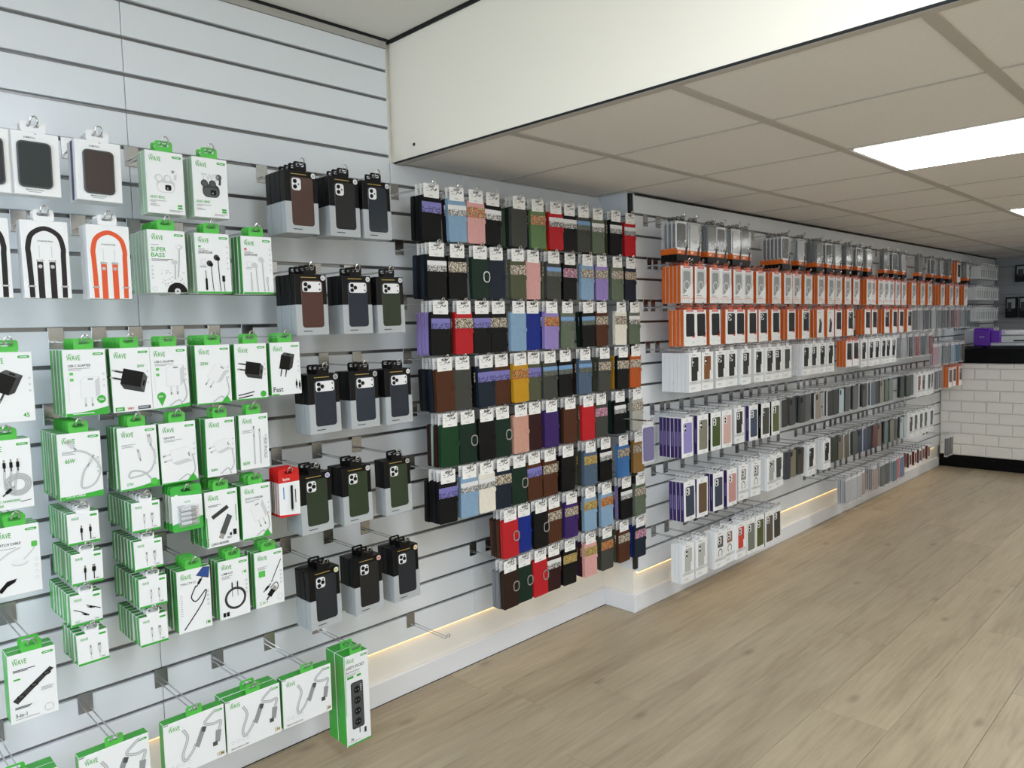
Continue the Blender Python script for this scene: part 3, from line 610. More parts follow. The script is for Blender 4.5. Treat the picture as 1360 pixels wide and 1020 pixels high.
# (slat, photo column of the front's middle at its top, width, height, thickness, count, art, description, options)
W_ = .095; Hh = .163
WAVE = [
 (4, 217.6, W_, .160, .030, 2, a_buds(False), 'box with white wireless earbuds pictured, top row', {'side': 'paleside'}),
 (4, 278, W_, .160, .030, 2, a_buds(True), 'box with black wireless earbuds pictured, top row', {'side': 'paleside'}),
 (6, 220.6, W_, Hh, CT, 6, a_bass, 'earphone box with green block letters and black record pictured', {'side': 'paleside'}),
 (6, 281, W_, Hh, CT, 3, a_ear(True), 'box with black wired earphones pictured', {'side': 'paleside'}),
 (6, 340, .092, Hh, CT, 3, a_ear(False), 'box with white wired earphones pictured', {'side': 'green'}),
 (9, 10, W_, Hh, BT, 3, a_charger(True, -25, 1.45, 42, 92, '', ('45', 70, 10, 15, 'green'), None, None, False, False), 'black angled charger box with 45 at frame edge', {}),
 (9, 111.3, W_, Hh, BT, 4, a_charger(False, 0, 1.35, None, None, 'USB-C ADAPTER', None, 'curve'), 'white adapter box with green curved bottom', {}),
 (9, 171.8, W_, Hh, BT, 6, a_charger(True, -105, 1.65, 52, 80, '', ('30W', 62, 112, 10), 'bar', None, False, False), 'black tilted charger box with VERY in red', {}),
 (9, 223.2, W_, Hh, BT, 3, a_charger(False, 0, 1.45, 60, 84, 'USB-C ADAPTER', None, None, '20W', True), 'white adapter box with green 20W leaf', {}),
 (9, 282, .096, Hh, BT, 5, a_charger(False, -35, 1.3, 58, 84, '', ('35W', 12, 108, 12), 'tri', None, True, False), 'white 35W charger box with green triangle', {}),
 (9, 332.4, W_, .160, BT, 2, a_charger(True, -100, 1.45, 54, 84, '', None, 'two', None, False, False), 'black charger box with two cable ends pictured', {}),
 (9, 378, W_, .155, BT, 3, a_charger(True, -12, 1.35, 50, 98, '', None, 'fast', None, False, False), 'black charger box printed Fast', {}),
 (11, 8, W_, Hh, CT, 3, a_three, 'three-headed charging cable box at frame edge', {}),
 (11, 104.5, W_, Hh, CT, 7, cab([(.36, .74), (.7, .66), (.95, .42), (.8, .2), (.5, .16), (.55, .38), (.68, .5)], [(.36, .78, 40, True), (.7, .52, -30, False)], title='', big=('66W', 14, 90, 15, 'green', .7), bot='curve'), 'looped 66W data cable box', {}),
 (11, 181.4, W_, Hh, CT, 4, cab([(.80, .70), (.92, .50), (.75, .26), (.25, .20), (.3, .3), (.6, .26), (.8, .12)], [(.82, .72, 10, True), (.52, .5, 10, False)], title='', big=('27W', 14, 12, 10, 'green', .8), bot='bar'), 'curled 27W cable box with green foot', {}),
 (11, 235, W_, Hh, BT, 2, a_charger(False, -80, 1.35, 52, 72, 'GaN 30W', None, 'tri', None, True, False), 'tilted white GaN 30W charger box', {}),
 (11, 292, .082, Hh, .034, 2, a_charger(False, -70, 1.1, 44, 84, '', ('GaN', 8, 16, 11), None, None, True, False), 'narrow GaN box with thick green side', {'tabw': .02}),
 (11, 336.4, .087, .158, CT, 2, cab([(.48, .62), (.48, .08)], [(.48, .64, 0, False), (.68, .58, 0, False)], title='', big=('66W', 6, 14, 15, 'green', .7), bot=None, extra=lambda p, w, h: (p.text('STRONG WIRE', w-7, 28, 13, 'grey', .7, 90), p.cable([(w*.68, h*.56), (w*.68, h*.08)], 2.6))), 'straight 66W strong wire cable box', {}),
 (13, 20, W_, Hh, CT, 3, a_watch, 'watch charging cable box at frame edge', {}),
 (13, 293, .092, .158, BT, 4, a_reader, 'card reader box with two memory sticks', {}),
 (13, 339.3, .088, .158, BT, 3, a_charger(False, 20, 1.35, 50, 78, 'QUICK CHARGER', None, 'tri', None, True, False), 'white quick charger box beside the red stylus pack', {}),
 (15, 256.8, .090, .172, CT, 4, cab([(.55, .72), (.4, .55), (.55, .47), (.85, .62), (.72, .42), (.15, .05)], [(.62, .74, -35, False)], True, 'TYPE-C TO 3.5', None, None, 3.2, False, phone_ext), 'aux cable box with blue phone corner pictured', {}),
 (15, 309.7, .088, .168, CT, 3, cab([(.1, .9), (.12, .9)], [], True, '3.5MM AUX', None, None, .1, True, ring_ext), 'coiled black audio cable box', {}),
 (15, 356.5, .088, .165, CT, 3, cab([(.92, .80), (.55, .42)], [(.45, .36, 130, False)], True, '', None, None, 2.6, True, two_ext), 'two in one adapter cable box', {}),
 (16, 41.8, .098, .165, .030, 2, a_bank, 'three-in-one flat wireless charger box on the low left', {}),
 (19, 24, .165, .152, .034, 2, a_net(''), 'network cable box in the bottom left corner', {}),
 (19, 152, .165, .152, .034, 1, a_net(''), 'network cable box cut by the bottom edge', {}),
 (19, 258, .165, .152, .034, 1, a_net('10M'), 'network cable box marked 10M in gold', {}),
 (19, 336, .165, .152, .034, 2, a_net('5M'), 'network cable box marked 5M in gold', {}),
 (19, 407.5, .165, .152, .034, 1, a_net('3M'), 'network cable box marked 3M in gold', {}),
 (19, 472.5, .090, .300, .055, 2, a_socket, 'tall safety socket strip box nearest the floor', {}),
]
YF = -.24
for k, px, wd, hg, t, n, art, desc, opt in WAVE:
    z = zA(k); X = x_at(px, YF, z-.053); kind = abox(wd, hg, t, art, **opt)
    stack(kind, X, YF, z, 0, n, 'accessory box', 'green and white accessory boxes', 'green and white '+desc, 'box', jig=.5)
for k, px, art, n, desc in [
 (13, 110, a_small(True, False), 7, 'black twin-plug cable pack, highest in the left column'), (14, 115.4, a_small(True, True), 7, 'black cable pack with wide plug, second in the left column'),
 (15, 114, a_small(True, False, True), 8, 'black swirled cable pack, third in the left column'), (16, 122, a_small(False, True), 5, 'white twin-plug cable pack, lowest in the left column'),
 (13, 193.5, a_small(False, True), 8, 'white wide-plug cable pack, highest in the right column'), (14, 196.4, a_small(False, True), 7, 'white cable pack, second in the right column'),
 (15, 203, a_small(False, False), 8, 'white cable pack, third in the right column'), (16, 203.5, a_small(False, True), 7, 'white cable pack, lowest in the right column')]:
    z = zA(k); X = x_at(px, YF, z-.05); kind = abox(.070, .078, .0215, art, top=-.0135, side='green', tabm='white2', tabw=.0165, tabtop=.0058)
    stack(kind, X, YF, z, 0, n, 'cable pack', 'small cable packs on the slat wall', 'small '+desc, 'pack', jig=1.2, gap=.0035)

# ------------------------------------------------------------------ card holders, straps, batteries, stylus packs
def a_holder(col):
    def f(p, w, h):
        p.text('JOMETKA', w*.30, h-15, 5.5, 'ink', 1.0); p.poly([(w*.48, h-8), (w*.56, h-4), (w*.50, h-1), (w*.54, h-5)], 'ink')
        p.text('Magnetic Card Holder', w*.30, 11, 4.2, 'ink', .95); p.lines(w*.34, 7, [26])
    return f
def holder(col, side='white2'):
    k = abox(.103, .145, .020, a_holder(col), top=-.016, side=side, tabm='white', tabw=.026, edge=False)
    b = MB().prism(rrect(-.036, -.016-.128, .034, -.016-.022, .011), -.0055, .0002, 'dgrey').mesh('window_frame', .0015)
    hexm(col, .45); c = MB().prism(rrect(-.033, -.016-.125, .031, -.016-.025, .009), -.0065, -.0052, 'c'+col+'0.450.0').mesh('card_wallet', .0006)
    return ('card_holder_box', k[1], k[2]+[('window_frame', b, [('card_wallet', c)])], k[3])
def a_strap(col):
    n = 'c'+col+'0.550.0'; hexm(col, .55)
    def f(p, w, h):
        cx = w/2; p.stroke([(w*.16, h*.01), (w*.15, h*.30), (w*.135, h*.55), (w*.13, h*.66), (w*.22, h*.82), (w*.5, h*.9), (w*.78, h*.82), (w*.87, h*.66), (w*.865, h*.55), (w*.86, h*.30), (w*.85, h*.01)], 11, n)
        for x in (.36, .62):
            p.rect(w*x-6.5, 0, w*x+6.5, h*.47, n); p.rr(w*x-8, h*.47, w*x+8, h*.50, 2, 'silver'); p.disc(w*x, h*.41, 4.5, 'silver'); p.stroke([(w*x, h*.52), (w*x, h*.68)], 1.4, 'lgrey', False)
        for x in (.155, .855): p.rr(w*x-8, h*.145, w*x+8, h*.165, 1.5, 'silver')
        p.text('Crossbody Strap', w*.33, h*.73, 5, 'ink', .95)
    return f
for k, px, wd, kind, n, desc in [
 (4, -22, .103, holder('#23282B'), 2, 'white card holder box cut by the left frame edge'),
 (4, 44, .103, holder('#1E2A28'), 2, 'white box with black card holder in its window'), (4, 129.7, .103, holder('#3A2F29'), 3, 'white box with dark brown card holder in its window')]:
    z = zA(k); stack([kind, holder('#4B3A86', 'purple')] if n == 3 else kind, x_at(px, YF, z-.05), YF, z, 0, n, 'card holder', 'card holder boxes on the slat wall', desc, 'card holder box', jig=.6, roll0=.5)
for k, px, col, n, desc in [(6, -24, '#1B1A1B', 2, 'white strap box cut by the left frame edge'), (6, 58, '#1F1B1D', 2, 'white box with black crossbody strap pictured'), (6, 142.6, '#D8572F', 3, 'white box with orange crossbody strap pictured')]:
    z = zA(k); kd = abox(.098, .182, .018, a_strap(col), top=-.016, side='white2', tabm='white', tabw=.022, edge=False)
    stack(('strap_box',)+kd[1:], x_at(px, YF, z-.05), YF, z, 0, n, 'strap box', 'crossbody strap boxes', desc, 'strap box', jig=.5)
# batteries
def blister(wd, hg, col, art, name, top=-.004):
    n = 'c'+col+'0.40.0'; hexm(col, .4)
    o = rrect(-wd/2, top-hg, wd/2, .012, .008, 2); i = rrect(-.0135, -.0055, .0135, .0042, .004, 2)
    b = MB().ring(o, i, 0, .0012, n); b.prism(rrect(-wd/2, top-hg, wd/2, -.0056, .006, 2), -.0006, .0018, n)
    p = Print(wd*1000, hg*1000, -wd/2, -.0006, top-hg); art(p, wd*1000, hg*1000)
    return (name, b.mesh(name), [('card_print', p.mesh('card_print'), [])], .016)
def a_batt(p, w, h): p.poly([(0, h*.2), (w, h*.32), (w, h*.86), (0, h*.92)], 'white'); p.text('WAVE', 34, h*.70, 9, 'green', .6); p.lines(14, h*.64, [20, 14]); p.disc(14, h*.9, 5, 'white')
bat = blister(.082, .108, '#43AE46', a_batt, 'battery_pack')
cells = []
for i in range(4):
    z = -.052-.0125*i
    cells.append(('battery', MB().tube([(-.023, -.0068, z), (.021, -.0068, z)], .0055, 'silver', 10).mesh('battery'), [('terminal', MB().tube([(.021, -.0068, z), (.0225, -.0068, z)], .002, 'gold').mesh('terminal')), ('wrapper', MB().tube([(-.0215, -.0068, z), (.006, -.0068, z)], .0057, 'lgrey', 10).mesh('wrapper'))]))
cells.append(('blister_shell', MB().prism(rrect(-.027, -.099, .027, -.042, .005), -.0145, -.0009, 'clear').mesh('blister_shell', .002), []))
bat = (bat[0], bat[1], bat[2]+cells, .0185)
z = zA(13); stack(bat, x_at(247, YF, z-.04), YF, z, 0, 4, 'battery pack', 'battery blister packs', 'green blister pack of four silver batteries', 'battery pack', jig=.8)
def a_sty(p, w, h): p.poly([(0, h*.07), (w, h*.02), (w, h*.80), (0, h*.80)], 'white'); p.text('Stylus', 14, h*.85, 11, 'white', .9); p.stroke([(16, h*.42), (16, h*.7)], 3.5, 'c#3C7FC80.40.0', False); p.stroke([(w-14, h*.3), (w-14, h*.62)], 3, 'ink', False); p.stroke([(26, h*.1), (30, h*.3)], .8, 'lgrey')
hexm('#3C7FC8', .4)
st = blister(.068, .130, '#C62523', a_sty, 'stylus_pack')
st = (st[0], st[1], st[2]+[('stylus', MB().tube([(.006, -.0045, -.112), (.006, -.0045, -.040)], .0034, 'black', 8).mesh('stylus'), [('stylus_tip', MB().tube([(.006, -.0045, -.118), (.006, -.0045, -.112)], .0018, 'silver').mesh('stylus_tip'))])], .0125)
z = zA(13); stack(st, x_at(383, YF, z-.04), YF, z, 0, 5, 'stylus pack', 'red stylus blister packs', 'red and white blister pack with black stylus', 'stylus pack', jig=.6)

# ------------------------------------------------------------------ black and grey phone case boxes
def case_art(col, cams, t0, x0, x1, z0, z1, r=.009, y=-.0008, d=.0035):
    """a phone case seen through the window: rounded slab, camera plate and lenses"""
    n = 'c'+col+'0.350.3'; hexm(col, .35, .3)
    case = MB().prism(rrect(x0, z0, x1, z1, r), y-d, y+.0004, n).mesh('phone_case', .0008)
    w_ = x1-x0; subs = []; yy = y-d; pt = 'white2'
    if cams == 'wide': a, b, c, e = x0+.004, z1-.036, x1-.004, z1-.004; L = [(a+.010, e-.009), (a+.010, b+.008), (a+.022, (b+e)/2)]; s_ = [(c-.007, e-.008), (c-.007, b+.008)]
    elif cams == 'sq': a, b, c, e = x0+.003, z1-.037, x0+.034, z1-.004; L = [(a+.009, e-.009), (a+.009, b+.008), (a+.022, (b+e)/2)]; s_ = [(c-.007, e-.007)]
    elif cams == 'two': a, b, c, e = x0+.003, z1-.040, x0+.032, z1-.004; L = [(a+.009, e-.010), (a+.009, b+.010)]; s_ = [(c-.008, (b+e)/2)]
    elif cams == 'tall': a, b, c, e = x0+.004, z1-.042, x0+.018, z1-.005; L = [(a+.007, e-.008), (a+.007, b+.009)]; s_ = []
    else: return case, subs
    subs.append(('camera_plate', MB().prism(rrect(a, b, c, e, .008), yy-.0016, yy, pt).mesh('camera_plate', .0005)))
    lm = MB()
    for x, z in L: lm.prism([(x+.0062*math.cos(q*.5236), z+.0062*math.sin(q*.5236)) for q in range(12)], yy-.0034, yy-.0017, 'black')
    for x, z in s_: lm.prism([(x+.0028*math.cos(q*.7854), z+.0028*math.sin(q*.7854)) for q in range(8)], yy-.0022, yy-.0017, 'dgrey')
    subs.append(('camera_lenses', lm.mesh('camera_lenses')))
    return case, subs
def kbox(col, cams, stick='#C9CACA', wd=.108, hg=.183, t=.0265):
    w2 = wd/2; z1 = -.018; z0 = z1-hg; zm = z0+hg*.5
    body = MB().box(-w2+.0006, w2-.0006, 0, t, z0+.001, z1, 'boxblack').mesh('phone_case_box', .0008)
    wx0, wx1, wz0 = -w2+.020, w2-.014, z0+.022
    u = [(-w2, z0), (w2, z0), (w2, zm), (wx1, zm)] + [(wx1-.010+.010*math.cos(a), wz0+.010+.010*math.sin(a)) for a in np.linspace(0, -math.pi/2, 5)] + [(wx0+.010+.010*math.cos(a), wz0+.010+.010*math.sin(a)) for a in np.linspace(-math.pi/2, -math.pi, 5)] + [(wx0, zm), (-w2, zm)]
    s = MB().prism(u, -.0016, -.0002, 'sleeve'); s.box(-w2-.0005, -w2+.0004, -.0016, t-.0003, z0, zm, 'sleeve'); s.box(w2-.0004, w2+.0005, -.0016, t-.0003, z0, zm, 'sleeve'); s.box(-w2, w2, 0, t-.0003, z0-.0006, z0+.0008, 'sleeve')
    slv = s.mesh('grey_sleeve')
    case, subs = case_art(col, cams, 0, wx0+.0006, wx1-.0006, wz0+.0008, z1-.018, .010, -.0002, .0012)
    p = Print(wd*1000, hg*1000, -w2, -.0018, z0); p.lines(wx0*1000+w2*1000+2, 10, [30], 'ink', 2.6)
    p2 = Print(wd*1000, hg*1000, -w2, 0, z0); p2.lines(22, hg*1000-11, [52], 'gold', 2.2); 
    hexm(stick, .4); p2.off = .0030; p2.disc(wd*1000-13, hg*1000-11, 8.2, 'white2'); p2.disc(wd*1000-13, hg*1000-11, 7.0, 'c'+stick+'0.40.0'); p2.lines(wd*1000-17, hg*1000-11, [8, 6], 'ink', .9, 2.2)
    parts = [('grey_sleeve', slv, [('sleeve_print', p.mesh('sleeve_print'))]), ('phone_case', case, subs), ('lid_print', p2.mesh('lid_print'), []), ('hang_tab', tab(.021, .0095, 'boxblack', z0=z1-.001), [])]
    return ('phone_case_box', body, parts, t+.002)
GK = 'black and grey phone case boxes'
for k, px, col, cams, stk, n, desc in [
 (4, 398.5, '#4A342E', 'two', '#C9CACA', 4, 'brown case, top row'), (4, 455.6, '#1B1E20', 'two', '#C9CACA', 3, 'black case, middle of top row'), (4, 499, '#1E2731', 'two', '#C9CACA', 2, 'dark navy case, right end of top row'),
 (7, 411.7, '#4B2E27', 'wide', '#C9CACA', 4, 'brown case with wide camera plate, second row'), (7, 472.8, '#1D2532', 'wide', '#C9CACA', 3, 'navy case with wide camera plate, second row'), (7, 517, '#23301F', 'wide', '#C9CACA', 2, 'green wide-camera case, second row'),
 (10, 428.9, '#1F2733', 'wide', '#8E9092', 3, 'dark navy case, left end of third row'), (10, 482.8, '#222C39', 'wide', '#8E9092', 3, 'navy case, middle of third row'), (10, 527.8, '#1C2431', 'wide', '#D5D5D5', 3, 'navy case, right end of third row'),
 (13, 418, '#253324', 'sq', '#A9A3C9', 3, 'green case beside the stylus packs'), (13, 473, '#283623', 'sq', '#B4B6B3', 3, 'green case, middle of fourth row'), (13, 527, '#2B3927', 'sq', '#9A948B', 2, 'green case, right end of fourth row'),
 (16, 430, '#1C2229', 'sq', '#C8D08E', 3, 'charcoal case with yellow sticker, bottom row'), (16, 488, '#16181B', 'sq', '#D98A78', 3, 'black case with pink sticker, bottom row'), (16, 538, '#191F27', 'sq', '#E0C48A', 3, 'dark navy case with orange sticker, bottom row')]:
    z = zA(k); stack(kbox(col, cams, stk), x_at(px, YF, z-.053), YF, z, 0, n, 'phone case box', GK, 'black and grey box with '+desc, 'phone case box', jig=.5, roll0=-.6)
for k, px, desc in [(20, 545, 'empty chrome hook low on the wall above the warm strip light')]:
    hook(x_at(px, 0, zA(k)-.03), 0, zA(k), .225, desc, 'chrome display hooks')

# ------------------------------------------------------------------ wallet cases with header cards
WC = {'black': '#07080A', 'lblue': '#7F9DB8', 'pink': '#CE9C98', 'grey': '#3F403C', 'green': '#5E7A50', 'red': '#B01E26', 'sage': '#5C6756', 'dkgreen': '#12291F', 'navy': '#18222F', 'olive': '#4E523D',
      'lilac': '#8D7DB8', 'royal': '#162A7E', 'brown': '#4A2A18', 'white': '#DAD6C9', 'must': '#B98A1E', 'orange': '#A8501F', 'forest': '#143A20', 'beige': '#BE9180', 'burg': '#2E1416', 'purple': '#38225E',
      'lgrey': '#A6A49B', 'tan': '#8A6A3C', 'blue': '#3E6EA6', 'bluegrey': '#4A5C70', 'teal': '#3A5A56', 'mint': '#9CB5A4', 'choc': '#2A1B14', 'ash': '#7A7E80'}
WN = {'lblue': 'light blue', 'grey': 'dark grey', 'sage': 'sage green', 'dkgreen': 'dark green', 'royal': 'royal blue', 'must': 'mustard', 'orange': 'rust orange', 'forest': 'forest green', 'beige': 'blush beige', 'burg': 'burgundy', 'lgrey': 'pale grey', 'bluegrey': 'blue grey', 'choc': 'dark chocolate', 'ash': 'ash grey'}
BN = {'b_purple': 'purple skyline band', 'b_bw': 'grey townscape band', 'b_tulip': 'tulip band', 'b_town': 'canal house band', 'b_sky': 'blue sky band', 'b_pink': 'pink blossom band', 'b_gold': 'golden field band', 'clasp': 'silver ring clasp', None: 'plain cover'}
_hp = Print(60, 42, -.030, 0, -.0395); _hp.lines(8, 22, [12], 'ink', 1.2); _hp.lines(5, 30, [10], 'grey', 2); _hp.lines(20, 8, [14, 18], 'grey', 1, 2.6); _hp.stroke([(26, 22), (36, 31), (44, 26), (54, 33)], 2.2, 'black'); _hp.disc(50, 29, 3, 'ink')
HPRINT = _hp.mesh('header_print')
HEAD = MB().ring(rrect(-.034, -.040, .034, .0085, .003, 2), rrect(-.0135, -.0055, .0135, .0042, .004, 2), .0002, .0010, 'header').mesh('header_card')
_wal = {}
def wallet(c, band, t=.0185):
    if (c, band) in _wal: return _wal[(c, band)]
    n = 'w'+c; mat(n, WC[c], .55, noise=(60, .10), bump=(400, .15), spec=.22)
    w2, z1, z0 = .0425, -.032, -.186
    b = MB()
    for ya, yb in ((.0012, .0062), (t-.005, t-.0006)): b.prism(rrect(-w2, z0, w2, z1, .007, 3), ya, yb, n)
    b.box(-w2+.0002, -w2+.004, .004, t-.002, z0+.006, z1-.006, n); b.prism(rrect(-w2+.005, z0+.004, w2-.004, z1-.004, .006, 2), .0063, t-.0052, 'black')
    parts = [('header_card', HEAD, [('header_print', HPRINT)])]
    if band in (None, 'clasp') or True:
        cz = -.104
        cl = MB().prism([(x, z) for x, z in rrect(.026, cz-.011, .0455, cz+.011, .010, 3)], -.0006, .0011, n).mesh('clasp_strap', .0003); sub = []
        parts.append(('clasp_strap', cl, sub))
    if band == 'clasp':
        ro = rrect(.012, -.126, .046, -.084, .014, 3); ri = rrect(.0165, -.1215, .0415, -.0885, .010, 3)
        parts.append(('ring_clasp', MB().ring(ro, ri, -.0022, -.0007, 'silver').mesh('ring_clasp'), []))
    elif band:
        parts.append(('picture_band', MB().prism(rrect(-w2-.0006, -.092, w2+.0006, -.055, .001, 1), -.0007, .0011, band).mesh('picture_band'), []))
    k = ('wallet_case', b.mesh('wallet_case', .0006), parts, t); _wal[(c, band)] = k
    return k
P_, B_, T_, N_, S__, F_, G_, C_, O_ = 'b_purple', 'b_bw', 'b_tulip', 'b_town', 'b_sky', 'b_pink', 'b_gold', 'clasp', None
RW = [ # (slat, photo top y, [(centre column, colour, band, count)...])
 (4, [(573.5, 'black', P_, 2), (607, 'lblue', B_, 2), (632, 'pink', T_, 1), (656, 'black', B_, 2), (689.5, 'grey', O_, 3), (714.5, 'green', T_, 2), (738, 'red', B_, 1), (757, 'black', B_, 1), (773, 'grey', S__, 1), (796, 'sage', B_, 2), (817.5, 'black', B_, 2), (838.5, 'red', B_, 1)]),
 (6, [(580, 'black', B_, 3), (608, 'black', N_, 1), (637, 'dkgreen', C_, 2), (660.5, 'navy', O_, 1), (687, 'olive', N_, 2), (710, 'pink', O_, 2), (735, 'grey', S__, 2), (759, 'black', F_, 1), (781, 'lblue', N_, 2), (800.5, 'lilac', N_, 1), (820, 'sage', N_, 1), (839, 'navy', N_, 1)]),
 (8, [(584.5, 'black', P_, 3), (617, 'red', N_, 2), (639.5, 'black', P_, 1), (663, 'black', N_, 1), (688, 'lblue', O_, 1), (709.5, 'royal', O_, 1), (732, 'lilac', T_, 2), (754.5, 'sage', S__, 1), (781, 'black', S__, 2), (801, 'brown', N_, 2), (826, 'white', N_, 1), (844, 'sage', B_, 1)]),
 (10, [(590.5, 'brown', O_, 4), (616, 'grey', O_, 3), (645, 'navy', P_, 2), (665, 'brown', P_, 1), (690, 'must', T_, 2), (708, 'olive', P_, 1), (728, 'grey', S__, 2), (751.5, 'black', S__, 1), (778, 'bluegrey', S__, 2), (804, 'grey', N_, 2), (827, 'black', N_, 2), (845, 'orange', N_, 1)]),
 (12, [(598, 'forest', O_, 3), (623, 'dkgreen', C_, 3), (645, 'black', O_, 1), (668, 'dkgreen', C_, 2), (692, 'beige', O_, 1), (712, 'burg', O_, 2), (732.5, 'purple', O_, 1), (759, 'brown', O_, 3), (781, 'red', O_, 2), (799.5, 'grey', F_, 2), (823.5, 'black', B_, 2), (847.5, 'lgrey', N_, 2)]),
 (14, [(594.5, 'black', P_, 3), (624, 'lblue', B_, 2), (647, 'white', B_, 2), (667, 'navy', N_, 1), (690, 'dkgreen', C_, 2), (710, 'brown', P_, 2), (731, 'brown', N_, 2), (756, 'black', O_, 2), (784.5, 'bluegrey', G_, 3), (806, 'black', B_, 2), (827, 'blue', N_, 1), (850, 'tan', N_, 3)]),
 (16, [(677, 'red', C_, 3), (697, 'royal', O_, 2), (715, 'black', C_, 2), (731.5, 'brown', N_, 2), (759, 'purple', N_, 3), (785.5, 'lblue', G_, 3), (805, 'lblue', T_, 1), (833, 'black', B_, 3), (849.5, 'sage', N_, 1)]),
 (18, [(677.5, 'choc', C_, 2), (697, 'dkgreen', C_, 1), (716, 'red', C_, 2), (735, 'burg', B_, 1), (757.5, 'black', G_, 2), (785, 'pink', G_, 3), (807, 'grey', T_, 1), (831, 'brown', N_, 3), (850, 'navy', F_, 2)])]
ROWN = ['top row', 'second row', 'third row', 'fourth row', 'fifth row', 'sixth row', 'seventh row', 'bottom row']
POS = ['first', 'second', 'third', 'fourth', 'fifth', 'sixth', 'seventh', 'eighth', 'ninth', 'tenth', 'eleventh', 'twelfth']
GW = 'wallet cases hanging on the slat wall'; YFW = -.22; allc = list(WC); darkc = ['black', 'navy', 'grey', 'dkgreen', 'burg', 'brown', 'sage', 'black', 'choc', 'ash', 'purple', 'olive']
BEH = [['black', 'black'], ['navy', 'black'], ['lilac', 'lilac'], ['navy', 'black'], ['burg', 'mint'], ['black', 'black'], ['brown', 'choc'], ['ash', 'ash']]
for ri, (k, items) in enumerate(RW):
    z = zA(k); lastX = -9
    for ci, (px, c, band, n) in enumerate(items):
        X = max(x_at(px, YFW, z-.035), lastX+.0885); lastX = X
        cn = WN.get(c, c); desc = '%s wallet case with %s, %s in %s' % (cn, BN[band], POS[ci], ROWN[ri])
        yf = YFW+(.006 if ci % 2 else 0)+rnd.uniform(-.004, .004); y = yf; rl = rnd.uniform(-1.6, 1.2)
        for i in range(n+(ci % 3 == 0)):
            if i and ci == 0: cc, bb_ = BEH[ri][(i-1) % 2], None
            else: cc, bb_ = (c, band) if i == 0 else (rnd.choice(darkc if rnd.random() < .8 else allc), rnd.choice([None, band, N_, B_]))
            lab = desc if i == 0 else '%s wallet case, %s behind the front, %s hook of wallet %s' % (WN.get(cc, cc), POS[i-1], POS[ci], ROWN[ri])
            put(wallet(cc, bb_ if bb_ != 'clasp' or i == 0 else None), X+(rnd.uniform(-.006, .0) if i else 0), y, z-.035, lab, 'wallet case', GW, math.radians(rl+(rnd.uniform(-1, 1) if i else 0)))
            y += .0195+.002*rnd.random()
        hook(X, 0, z, -yf+.014, 'chrome hook of the %s wallet case stack in the %s' % (POS[ci], ROWN[ri]), 'chrome display hooks')

# ------------------------------------------------------------------ forward wall: window boxes, pouches, bare cases, sleeves
YF2 = -.38
def tabs(mname, z0=-.018): return ('hang_tab', tab(.018, .0075, mname, z0=z0), [])
def orange_box(kindn, wd=.104, hg=.171, t=.0195):
    w2, z1 = wd/2, -.017; z0 = z1-hg
    body = MB().box(-w2, w2, 0, t, z0, z1, 'orange', front='white').mesh('orange_edged_box', .0006)
    p = Print(wd*1000, hg*1000, -w2, 0, z0); W, H = wd*1000, hg*1000
    p.rect(22, H-10, W-22, H-2, 'red'); p.lines(28, H-7, [W-56], 'white')
    if kindn == 'ring':
        p.rect(12, 44, W-12, H-14, 'lgrey'); p.rr(22, 40, W-24, H-24, 10, 'grey'); P0 = [(W*.5+20*math.cos(a*.5236), 82+20*math.sin(a*.5236)) for a in range(13)]; p.stroke(P0, 4, 'white2')
        p.poly([(12, 30), (W, 30), (W, 96)], 'white'); p.lines(14, 34, [44], 'ink', 2); p.lines(8, 26, [66, 0.1], 'red', 2); p.rect(2, 20, W-2, 21.5, 'orange2')
        for i in range(5): p.rr(8+18*i, 7, 16+18*i, 15, 2, 'lgrey')
        for i in range(3): p.rect(W-8, 92+12*i, W-5, 98+12*i, 'orange2')
        parts = []
    elif kindn == 'dark':
        case, subs = case_art('#15181B', 'sq' if rnd.random() < .5 else 'none', 0, -w2+.020, w2-.012, z0+.046, z1-.018, .008, 0, .0012)
        p.poly([(W-34, 40), (W-8, 40), (W-8, 66)], 'orange2'); p.lines(12, 24, [20, 16], 'lgrey'); p.rect(W-26, 14, W-14, 22, 'lgrey'); p.off = .0014
        parts = [('phone_case', case, subs)]
    else:
        p.rect(4, 4, W-4, H-4, 'white2'); p.lines(10, H-20, [60, 40], 'grey'); p.poly([(22, 30), (62, 30), (72, 90), (40, 120), (30, 60)], 'ink'); p.disc(46, 100, 14, 'dgrey'); parts = []
    return ('orange_edged_box', body, [('front_print', p.mesh('front_print'), []), tabs('orange2')]+parts, t)
